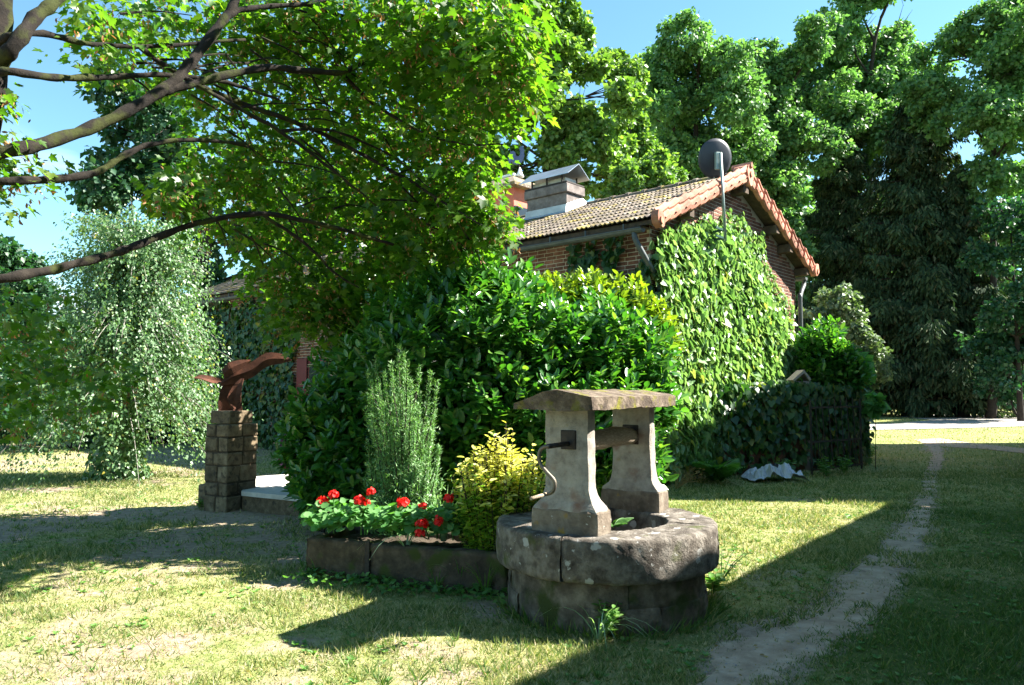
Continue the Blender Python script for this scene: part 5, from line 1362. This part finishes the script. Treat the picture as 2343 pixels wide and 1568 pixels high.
# rhododendron in the shade beside the terrace
laurel('rhododendron', 'dark rhododendron with a few pink flower heads beside the terrace', [(760, 960, 80, 0), (720, 1040, 75, 0), (800, 1040, 90, -.2), (760, 1110, 80, -.2), (850, 1100, 70, -.4), (700, 990, 45, .1), (820, 920, 60, .3)], 800, .13, 'laurel_leaf', 8.6, 7, 0, .2, 'shrub', 1.0)
rd = [o for o in COL.objects if o.name.startswith('rhododendron')][0]
for (x, y, r) in ((652, 1005, .04), (642, 1042, .055), (655, 1058, .06), (668, 1050, .045), (650, 1022, .04)):
    c = at(x, y, 8.5); n = 26; d = rdir(n); V, F = stamp(T_ROUND, c + d * r * .7, bases(nrm(d + rng.normal(0, .4, (n, 3))), nrm(rng.normal(0, 1, (n, 3))), np.full(n, r * .8)))
    link('flower_head', mesh_np('flower_head', V, F, 'petal_pink'), rd)
shrub('olive_shrub', 'grey-green rounded shrub beyond the ivy wall at the right', 19.5, 1910, [(1880, 705, 48), (1920, 690, 38), (1940, 740, 48), (1880, 770, 48), (1960, 790, 50), (1985, 830, 44), (2000, 862, 30), (1900, 830, 45), (1970, 872, 42), (1930, 900, 40)], 9500, .12, 'olive_leaf')
shrub('fig_bush', 'broad-leaved bright green fig branch over the ivy wall', 16.9, 1955, [(1940, 838, 22), (1965, 832, 20), (1985, 845, 14), (1955, 860, 18)], 160, .22, 'geranium_leaf', T=T_IVY, up=.9, tr=.015)
shrub('fig_sapling', 'small bright broad-leaved sapling at the end of the ivy wall', 15.8, 1995, [(1996, 915, 14), (2004, 930, 12), (1996, 938, 10)], 90, .20, 'geranium_leaf', T=T_IVY, up=.9, tr=.012)

# ------------------------------------------------------------------ upright juniper-like shrub
jb = np.array([*(at(925, 1120, 7.15)[:2]), .0]); jun = empty('yew_shrub', jb, 'feathery upright yew shrub behind the red geraniums', 'shrub')
m_ = MB(); P_, T_, N_ = [], [], []
tips = [(912, 790), (858, 815), (842, 850), (925, 800), (930, 830), (895, 830), (880, 850), (1000, 870), (985, 850), (960, 840), (842, 900), (850, 950), (960, 900), (945, 930), (1005, 1020), (990, 990), (840, 1010), (1000, 1060), (845, 1060), (880, 920), (920, 900), (900, 960), (930, 980), (870, 1000), (960, 1000), (910, 1030), (940, 1060), (880, 1070), (970, 1090), (860, 1110), (900, 870), (940, 870), (995, 940), (850, 870), (865, 880), (980, 920), (975, 1040), (930, 1090), (890, 1100), (1010, 1100)]
for k, (x, y) in enumerate(tips * 4):
    if k >= len(tips): x = 922 + (x - 922) * random.uniform(.5, 1.1); y += random.uniform(70, 220)
    tp_ = at(x, y, 7.15 + random.uniform(-.28, .28)); b = jb + np.array([(tp_[0] - jb[0]) * .45, (tp_[1] - jb[1]) * .5, max(.15, tp_[2] - random.uniform(.45, .8))])
    pts = smooth_path([b, (b * .45 + tp_ * .55) + [(tp_[0] - jb[0]) * .10, 0, 0], tp_], 6); m_.tube(pts, np.linspace(.008, .003, len(pts)), 4, False)
    L = np.linalg.norm(tp_ - b); n = int(430 * L) + 60; s_ = rng.random(n); p_ = b + np.outer(s_, tp_ - b)
    for i in range(3): p_[:, i] = np.interp(s_, np.linspace(0, 1, len(pts)), pts[:, i])
    ax = nrm(tp_ - b); rd_ = nrm(rng.normal(0, 1, (n, 3))); rd_ = nrm(rd_ - np.outer(rd_ @ ax, ax))
    fuzz = np.where(s_ < .45, .045, .010)[:, None]
    P_.append(p_ + rng.normal(0, 1, (n, 3)) * fuzz); T_.append(nrm(rd_ + ax * .7 + rng.normal(0, .2, (n, 3)))); N_.append(nrm(ax + rd_ * .3 + rng.normal(0, .3, (n, 3))))
P_, T_, N_ = map(np.vstack, (P_, T_, N_))
leaves(jun, T_NEEDLE, P_, bases(T_, N_, rng.uniform(.028, .046, len(P_)), 1.8), 'juniper_needle', 'needles')
n = 3000; P = jb + np.stack([rng.normal(0, .13, n), rng.normal(0, .13, n), rng.random(n) * .75 + .1], 1)
leaves(jun, T_NEEDLE, P, bases(nrm(rdir(n) + UP * .6), rdir(n), rng.uniform(.04, .06, n), 2.2), 'juniper_needle', 'inner_needles')
m_.build('stems', 'dark_bark', jun)

# ------------------------------------------------------------------ golden shrub
eb = np.array([*(at(1148, 1190, 6.35)[:2]), 0.0]); gold = empty('golden_shrub', eb, 'yellow variegated euonymus-like shrub between the trough and the well', 'shrub')
m_ = MB(); PG, TG, NG, PL_, TL_, NL_ = [], [], [], [], [], []
for k in range(520):
    a_ = random.uniform(0, 6.283); rr = .33 * math.sqrt(random.random()); base = eb + np.array([rr * .6 * math.cos(a_), rr * .6 * math.sin(a_), .1])
    top = 1.22 - 1.2 * rr + random.uniform(-.40, .12)
    if k % 23 == 0: top += random.uniform(.12, .30)
    t_ = eb + np.array([rr * 1.25 * math.cos(a_), rr * 1.1 * math.sin(a_), top]); ax = nrm(t_ - base)
    if k % 2 == 0: m_.tube([base, t_], [.006, .003], 4, False)
    n = 19; s_ = np.linspace(.25, 1, n); p_ = base + np.outer(s_, t_ - base); q = np.arange(n) * 2.4 + random.random() * 6
    x = nrm(np.cross(ax, [.3, .9, .1])); y = np.cross(ax, x); rad = np.outer(np.cos(q), x) + np.outer(np.sin(q), y)
    T1 = nrm(rad + ax * .5 + rng.normal(0, .2, (n, 3))); N1 = nrm(ax + UP * .3 - rad * .2 + rng.normal(0, .25, (n, 3)))
    g = (s_ * top > .78 + rng.normal(0, .15, n))
    PG.append(p_[g]); TG.append(T1[g]); NG.append(N1[g]); PL_.append(p_[~g]); TL_.append(T1[~g]); NL_.append(N1[~g])
for (P_, T_, N_, mt, nm) in ((PG, TG, NG, 'golden_leaf', 'yellow_foliage'), (PL_, TL_, NL_, 'golden_green_leaf', 'green_foliage')):
    P_, T_, N_ = map(np.vstack, (P_, T_, N_)); leaves(gold, T_OVAL, P_, bases(T_, N_, rng.uniform(.042, .070, len(P_)), 1.4), mt, nm, 60)
m_.build('stems', 'dark_bark', gold)

# ------------------------------------------------------------------ geraniums in the trough
def flower(c, r, par):
    n = 46; d = rdir(n); d[:, 2] = np.abs(d[:, 2]) * .9 - .25; d = nrm(d)
    V, F = stamp(T_ROUND, c + d * (r * rng.uniform(.6, 1, (n, 1))), bases(nrm(np.cross(d, rdir(n))), nrm(d + rng.normal(0, .35, (n, 3))), rng.uniform(.5, .75, n) * r))
    link('flower_head', mesh_np('flower_head', V, F, 'petal_red'), par)
plants = [('leftmost red geranium in the trough with three flower heads', (765, 1195), [(738, 1150, .055), (762, 1132, .045)], .26),
          ('red geranium in the trough left of the yew shrub', (830, 1190), [(822, 1147, .050), (838, 1152, .036), (849, 1127, .042)], .24),
          ('red geranium in front of the yew shrub with two flower heads', (935, 1200), [(922, 1151, .052), (967, 1161, .042)], .22),
          ('red geranium hanging over the trough front, lowest flower heads', (990, 1225), [(965, 1201, .052), (1003, 1193, .042), (961, 1222, .042)], .22),
          ('single-headed red geranium below the golden shrub', (1045, 1215), [(1027, 1143, .046)], .16)]
for (lb, (x, y), hs, rad) in plants:
    c = at(x, y, np.interp(x, [700, 1100], [6.78, 6.32])); ge = empty('geranium', (c[0], c[1], TH - .05), lb, 'geranium', 'red geraniums in the trough')
    n = int(190 * rad / .24); a_ = rng.uniform(0, 6.283, n); r_ = rad * np.sqrt(rng.random(n)); z = TH - .02 + (.30 - 2.2 * (r_ - .05) ** 2) * rng.uniform(.35, 1, n) + .03
    P = np.stack([c[0] + r_ * np.cos(a_) * 1.1, c[1] + r_ * np.sin(a_) * .8, z], 1); d = np.stack([np.cos(a_), np.sin(a_), 0 * a_], 1)
    leaves(ge, T_ROUND, P, bases(nrm(d * .9 - UP * .15 + rng.normal(0, .3, (n, 3))), nrm(UP * .9 + d * .35 - np.array([0, .3, 0]) + rng.normal(0, .3, (n, 3))), rng.uniform(.05, .085, n)), 'geranium_leaf', 'foliage', 20)
    for (fx, fy, fr_) in hs:
        f = at(fx, fy, c[1] - (.02 if fy < 1175 else .24)); flower(f, fr_, ge)
        MB().tube([(c[0] + (f[0] - c[0]) * .5, c[1], TH + .02), f * .5 + np.array([c[0] * .25 + f[0] * .25, c[1] * .5, f[2] * .5]) - [0, 0, .05], f], .006, 5).build('flower_stem', 'geranium_leaf', ge)
# strap-leaved plant
def straps(name, label, c, n, L, mat, wid=.012, spread=.5, cat='plant', arch=.5, group=None):
    e = empty(name, c, label, cat, group); m_ = MB()
    for k in range(n):
        a_ = random.uniform(0, 6.283); d = np.array([math.cos(a_), math.sin(a_), 0]); l = L * random.uniform(.6, 1.1); sp = spread * random.uniform(.2, 1)
        sd = np.array([-d[1], d[0], 0]); s_ = np.linspace(0, 1, 7); V = []
        for t in s_:
            p_ = np.asarray(c) + d * (.02 + l * sp * t * (.5 + .6 * t)) + UP * l * (t - arch * sp * t * t * t)
            w_ = wid * (1 - t) ** .6; V += [p_ - sd * w_, p_ + sd * w_ + d * .002]
        m_ = MB().add(V, [(2 * i, 2 * i + 1, 2 * i + 3, 2 * i + 2) for i in range(6)])
        m_.build('blade', mat, e)
    return e
straps('iris_plant', 'grey-green sword-leaved iris clump behind the geraniums', np.array([*at(1015, 1160, 6.62)[:2], TH - .03]), 30, .52, 'strap_leaf', .012, .5)
straps('daylily_leaves', 'long strap leaves arching over the trough front at its joint', np.array([*at(930, 1225, 6.35)[:2], TH - .03]), 8, .34, 'strap_leaf', .010, 1.2, arch=.9)
LG = 'long grass tufts around the trough and well'
for (x, y, n_, L_, lb) in ((1055, 1345, 26, .40, 'tall grass tuft in front of the trough, right half'), (1110, 1360, 22, .36, 'grass tuft in the corner between trough and well'), (730, 1320, 14, .22, 'short grass tuft at the left corner of the trough'), (1000, 1350, 14, .24, 'low grass tuft under the geraniums')):
    straps('grass_tuft', lb, gr(x, y), n_, L_, 'long_grass_blade', .005, .7, 'grass tuft', .7, LG)
n = 520; t_ = rng.uniform(R(-175), R(10), n); rr_ = .75 + np.abs(rng.normal(0, .07, n)); L = rng.uniform(.05, .17, n)
P = WC + np.stack([rr_ * np.cos(t_), rr_ * np.sin(t_), 0 * t_ - .01], 1); d = nrm(np.stack([np.cos(t_) * .5, np.sin(t_) * .5, 0 * t_ + 1], 1) + rng.normal(0, .4, (n, 3)))
V, F = stamp(T_NEEDLE, P, bases(d, rdir(n), L, .7)); tag(link('fringe_grass', mesh_np('fringe_grass', V, F, 'lush_shade_blade')), 'dark unmown grass fringing the foot of the well', 'grass', kind='stuff')
# fern sprigs
def fern(name, label, c, nf, L, mat, group=None, lift=.8, cat='fern'):
    e = empty(name, c, label, cat, group); c = np.asarray(c, float)
    for k in range(nf):
        a_ = 6.283 * k / nf + random.uniform(-.4, .4); d = np.array([math.cos(a_), math.sin(a_), 0]); l = L * random.uniform(.7, 1.1); sd = np.array([-d[1], d[0], 0])
        s_ = np.linspace(.12, 1, 16); ctr = c + np.outer(l * s_ * (.35 + .5 * s_), d) + np.outer(l * (lift * s_ - .5 * s_ ** 2), UP)
        P = np.vstack([ctr, ctr]); sg = np.repeat([1, -1], 16)[:, None]; sz = np.tile(l * .30 * np.sin(np.pi * (s_ * .85 + .12)), 2)
        tp_ = nrm(sd * sg + d * .35 - UP * .15); V, F = stamp(T_SLIM, P, bases(tp_, np.tile(UP + d * -.3, (32, 1)), sz, 1.3))
        rv, rf_ = tube_geo(ctr, .004, 4, False); F = F + [np.array(rf_) + len(V)]; V = np.vstack([V, np.array(rv)])
        link('frond', mesh_np('frond', V, F, mat), e)
    return e
fern('well_fern', 'small bright fern growing on the well ring between the pillars', WP(-.30, .20, .62), 5, .20, 'fern_leaf')
fern('well_fern', 'little fern tuft at the base of the rear well pillar', WP(.0, -.28, .62), 5, .22, 'fern_leaf')
FG = 'ferns in the shade by the gable'
for k, (x, y, L_, lb) in enumerate(((1600, 1085, .75, 'fern in the shade just right of the well'), (1660, 1075, .80, 'large fern at the foot of the ivy gable'), (1560, 1100, .6, 'fern half hidden behind the rear well pillar'), (1640, 1105, .6, 'low fern at the edge of the lit grass'), (1720, 1070, .55, 'fern behind the crumpled tarpaulin'))):
    fern('fern', lb, gr(x, y), 12, L_ * 1.25, 'fern_leaf', FG, 1.0)
dt = gr(1545, 1120); dts = empty('dry_weed', dt, 'dry straw-coloured weed stalk right of the rear well pillar', 'weed')
for k in range(16):
    a_ = random.uniform(-.6, 1.6); l = random.uniform(.3, .5); t_ = dt + np.array([l * math.cos(a_) * .9, random.uniform(-.1, .1), .12 + l * .55 * abs(math.sin(a_ + .5))])
    MB().tube([dt, (dt + t_) / 2 + [0, 0, .05], t_], .004, 4).build('stalk', 'dry_twig_leaf', dts)
n = 220; P = dt + np.stack([rng.uniform(-.05, .5, n), rng.uniform(-.1, .1, n), rng.uniform(.12, .36, n)], 1)
leaves(dts, T_SLIM, P, bases(rdir(n), rdir(n), rng.uniform(.02, .045, n)), 'dry_twig_leaf', 'seed_heads')
# leafy weeds
def weed(label, c, h, n, size, lean=(0, 0), group='leafy weeds on the lawn', T=T_OVAL):
    e = empty('weed_plant', c, label, 'weed', group); c = np.asarray(c, float)
    for k in range(n):
        a_ = random.uniform(0, 6.283); t_ = c + np.array([math.cos(a_) * h * .4 + lean[0] * h, math.sin(a_) * h * .4 + lean[1] * h, h * random.uniform(.6, 1)])
        MB().tube([c, (c + t_) / 2 + [0, 0, .03], t_], [.005, .004, .002], 4).build('stem', 'weed_leaf', e)
        m2 = 12; s_ = np.linspace(.25, 1, m2); p_ = c + np.outer(s_, t_ - c); q = np.arange(m2) * 2.4; d = np.stack([np.cos(q), np.sin(q), 0 * q + .25], 1)
        V, F = stamp(T, p_, bases(nrm(d), nrm(UP + rng.normal(0, .3, (m2, 3))), size * rng.uniform(.7, 1.2, m2), 1.2)); link('leaves', mesh_np('leaves', V, F, 'weed_leaf'), e, None, 'stuff')
    return e
weed('pale leafy weed sprouting in front of the well base', gr(1385, 1458), .24, 9, .06, (.15, 0))
straps('grass_tuft', 'arching bright grass blades in front of the well base', gr(1370, 1462), 18, .36, 'strap_leaf', .007, 1.1, 'grass tuft', .8, LG)
weed('upright nettle beside the left end of the trough', gr(695, 1305), .26, 2, .05)
weed('thin weed leaning out at the right side of the well', gr(1650, 1330), .30, 4, .05, (.5, .2))
weed('broad-leaved weed at the lower right of the well base', gr(1632, 1360), .16, 4, .09, (.2, 0))
weed('young weed at the foot of the pedestal', gr(455, 1165), .14, 3, .07)
for k, (x, y) in enumerate(((1890, 1090), (1930, 1085), (1990, 1050), (1800, 1095))):
    weed(['weed patch in front of the iron gate', 'dark weed at the right of the iron gate', 'weeds at the end of the ivy wall', 'weed beside the crumpled tarpaulin'][k], gr(x, y), .35, 7, .09)
n = 420; P = np.stack([rng.uniform(0, TL + .3, n), -np.abs(rng.normal(.04, .14, n)), rng.uniform(.01, .07, n)], 1); P = TA + np.outer(P[:, 0], TD) + np.outer(P[:, 1], TN) + np.outer(P[:, 2], UP)
gc = empty('ground_ivy', TA + TD * TL / 2 - TN * .1, 'low creeping ground ivy along the foot of the trough', 'ground cover')
leaves(gc, T_IVY, P, bases(nrm(rdir(n) * [1, 1, .3]), nrm(UP + rng.normal(0, .3, (n, 3))), rng.uniform(.03, .055, n)), 'fern_leaf', 'foliage')

# ------------------------------------------------------------------ lawn grass
def scatter(n, ylo, yhi, power):
    y = ylo + (yhi - ylo) * rng.random(n) ** power
    hw = (CX + 120) / FPX * y + .3
    return rng.uniform(-1, 1, n) * hw, y
def free(x, y):
    ok = np.hypot(x - WC[0], y - WC[1]) > .70
    r = np.stack([x, y], 1) - TA[:2]; a_, b_ = r @ TD[:2], r @ TN[:2]
    ok &= ~((a_ > 0) & (a_ < TL) & (b_ > -.01) & (b_ < .75))
    return ok
BV = []; BF = 0
x, y = scatter(330000, 3.4, 15, 1.35)
cvr = cover(x, y); pdm = path_dist(x, y)
keep = (rng.random(len(x)) < np.clip((cvr - .12) * 1.5, .05, 1)) & free(x, y) & ((pdm > .0) | (rng.random(len(x)) < .05) | ((pdm > -.16) & (fbm(x * 5, y * 5, 15, 3) > .5)))
x, y = x[keep], y[keep]; n = len(x)
tuft = fbm(x * 2.2, y * 2.2, 71, 3); L = (.018 + .046 * np.clip((tuft - .38) * 3, 0, 1)) * rng.uniform(.5, 1.35, n) * (1 + .03 * y)
P = np.stack([x, y, hgt(x, y) - .004], 1)
tip = nrm(UP * .75 + rng.normal(0, .55, (n, 3)) * [1, 1, .3]); B = bases(tip, nrm(rng.normal(0, 1, (n, 3)) * [1, 1, .2] - [0, .6, 0]), L, 1)
wd = (.0016 + .0004 * y) * rng.uniform(.7, 1.6, n)
V = np.stack([P - B[:, :, 0] / L[:, None] * wd[:, None], P + B[:, :, 0] / L[:, None] * wd[:, None], P + tip * L[:, None]], 1).reshape(-1, 3)
lush_shade_b = (lush_shade(x, y) + rng.normal(0, .22, n)) > .5  # blades past the barn's shadow edge get the green with painted-in shade
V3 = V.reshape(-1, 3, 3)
Vl = V3[lush_shade_b].reshape(-1, 3); V = V3[~lush_shade_b].reshape(-1, 3)
tag(link('lush_shade_grass', mesh_np('lush_shade_grass', Vl, np.arange(len(Vl)).reshape(-1, 3), 'lush_shade_blade')), 'lusher grass, its green darkened as shade, along and beyond the path', 'grass', kind='stuff')
tag(link('lawn_grass', mesh_np('lawn_grass', V, np.arange(len(V)).reshape(-1, 3), 'grass_blade')), 'short half-dry lawn grass over the ground', 'grass', kind='stuff')
x, y = scatter(70000, 14, 45, 1.6); ok = path_dist(x, y) > .05; x, y = x[ok], y[ok]; n = len(x)
P = np.stack([x, y, hgt(x, y) - .004], 1); tip = nrm(UP + rng.normal(0, .4, (n, 3))); L = rng.uniform(.03, .07, n); B = bases(tip, nrm(rng.normal(0, 1, (n, 3)) - [0, 1, 0]), L); wd = .004 + .0004 * y
V = np.stack([P - B[:, :, 0] / L[:, None] * wd[:, None], P + B[:, :, 0] / L[:, None] * wd[:, None], P + tip * L[:, None]], 1).reshape(-1, 3)
tag(link('far_grass', mesh_np('far_grass', V, np.arange(3 * n).reshape(-1, 3), 'grass_blade')), 'short grass of the distant lawn', 'grass', kind='stuff')
# plantain and clover rosettes in the turf
x, y = scatter(2600, 3.5, 12, 1.2); ok = free(x, y) & (path_dist(x, y) > .05) & (fbm(x * .9, y * .9, 33, 3) > .48); x, y = x[ok], y[ok]; m2 = len(x); per = 6
a_ = rng.uniform(0, 6.283, (m2, 1)) + np.arange(per)[None] * (6.283 / per) + rng.normal(0, .3, (m2, per)); d = np.stack([np.cos(a_), np.sin(a_), 0 * a_ + .7], -1).reshape(-1, 3)
P = np.repeat(np.stack([x, y, hgt(x, y) + .004], 1), per, 0); n = len(P)
V, F = stamp(T_OVAL, P, bases(nrm(d), nrm(UP + rng.normal(0, .2, (n, 3))), np.repeat(rng.uniform(.016, .042, m2), per) * rng.uniform(.7, 1.2, n), 1.4))
tag(link('turf_weeds', mesh_np('turf_weeds', V, F, 'weed_leaf')), 'small plantain and clover rosettes in the lawn', 'weeds', kind='stuff')

# taller tufts and fallen leaves scattered through the lawn
x, y = scatter(1500, 3.5, 13, 1.1); ok = free(x, y) & (path_dist(x, y) > .0) & (fbm(x * .7, y * .7, 83, 3) > .44); x, y = x[ok], y[ok]; m2 = len(x); per = 16
a_ = rng.uniform(0, 6.283, (m2, per)); d = np.stack([np.cos(a_), np.sin(a_), 0 * a_ + rng.uniform(.6, 2.2, (m2, per))], -1).reshape(-1, 3)
P = np.repeat(np.stack([x, y, hgt(x, y) - .003], 1), per, 0) + np.stack([np.cos(a_), np.sin(a_), 0 * a_], -1).reshape(-1, 3) * .012; n = len(P)
V, F = stamp(T_NEEDLE, P, bases(nrm(d), nrm(rng.normal(0, 1, (n, 3))), np.repeat(rng.uniform(.035, .10, m2), per) * rng.uniform(.6, 1.2, n), .75))
tag(link('turf_tufts', mesh_np('turf_tufts', V, F, 'lush_shade_blade')), 'taller green grass tufts scattered in the lawn', 'grass', kind='stuff')
x, y = scatter(2600, 3.5, 13, 1.1); ok = free(x, y); x, y = x[ok], y[ok]; n = len(x); P = np.stack([x, y, hgt(x, y) + .012], 1)
V, F = stamp(T_OVAL, P, bases(nrm(rng.normal(0, 1, (n, 3)) * [1, 1, .25]), nrm(UP + rng.normal(0, .35, (n, 3))), rng.uniform(.012, .034, n), 1.4))
tag(link('leaf_litter', mesh_np('leaf_litter', V, F, 'dry_twig_leaf')), 'small dry fallen leaves scattered over lawn and path', 'leaf litter', kind='stuff')
x, y = scatter(5000, 3.4, 16, 1.1); pd_2 = path_dist(x, y); ok = (pd_2 < .02) & free(x, y); x, y = x[ok], y[ok]; n = len(x)
T_ST = (np.array([(1, 0, 0), (-.5, .87, 0), (-.5, -.87, 0), (.1, .1, .8)], float), [np.array([[0, 1, 3], [1, 2, 3], [2, 0, 3]])])
V, F = stamp(T_ST, np.stack([x, y, hgt(x, y) + .006], 1), bases(nrm(rng.normal(0, 1, (n, 3)) * [1, 1, .1]), nrm(UP + rng.normal(0, .1, (n, 3))), rng.uniform(.004, .014, n)))
tag(link('path_gravel', mesh_np('path_gravel', V, F, 'gravel')), 'loose grit and small stones on the dirt path', 'gravel', kind='stuff')
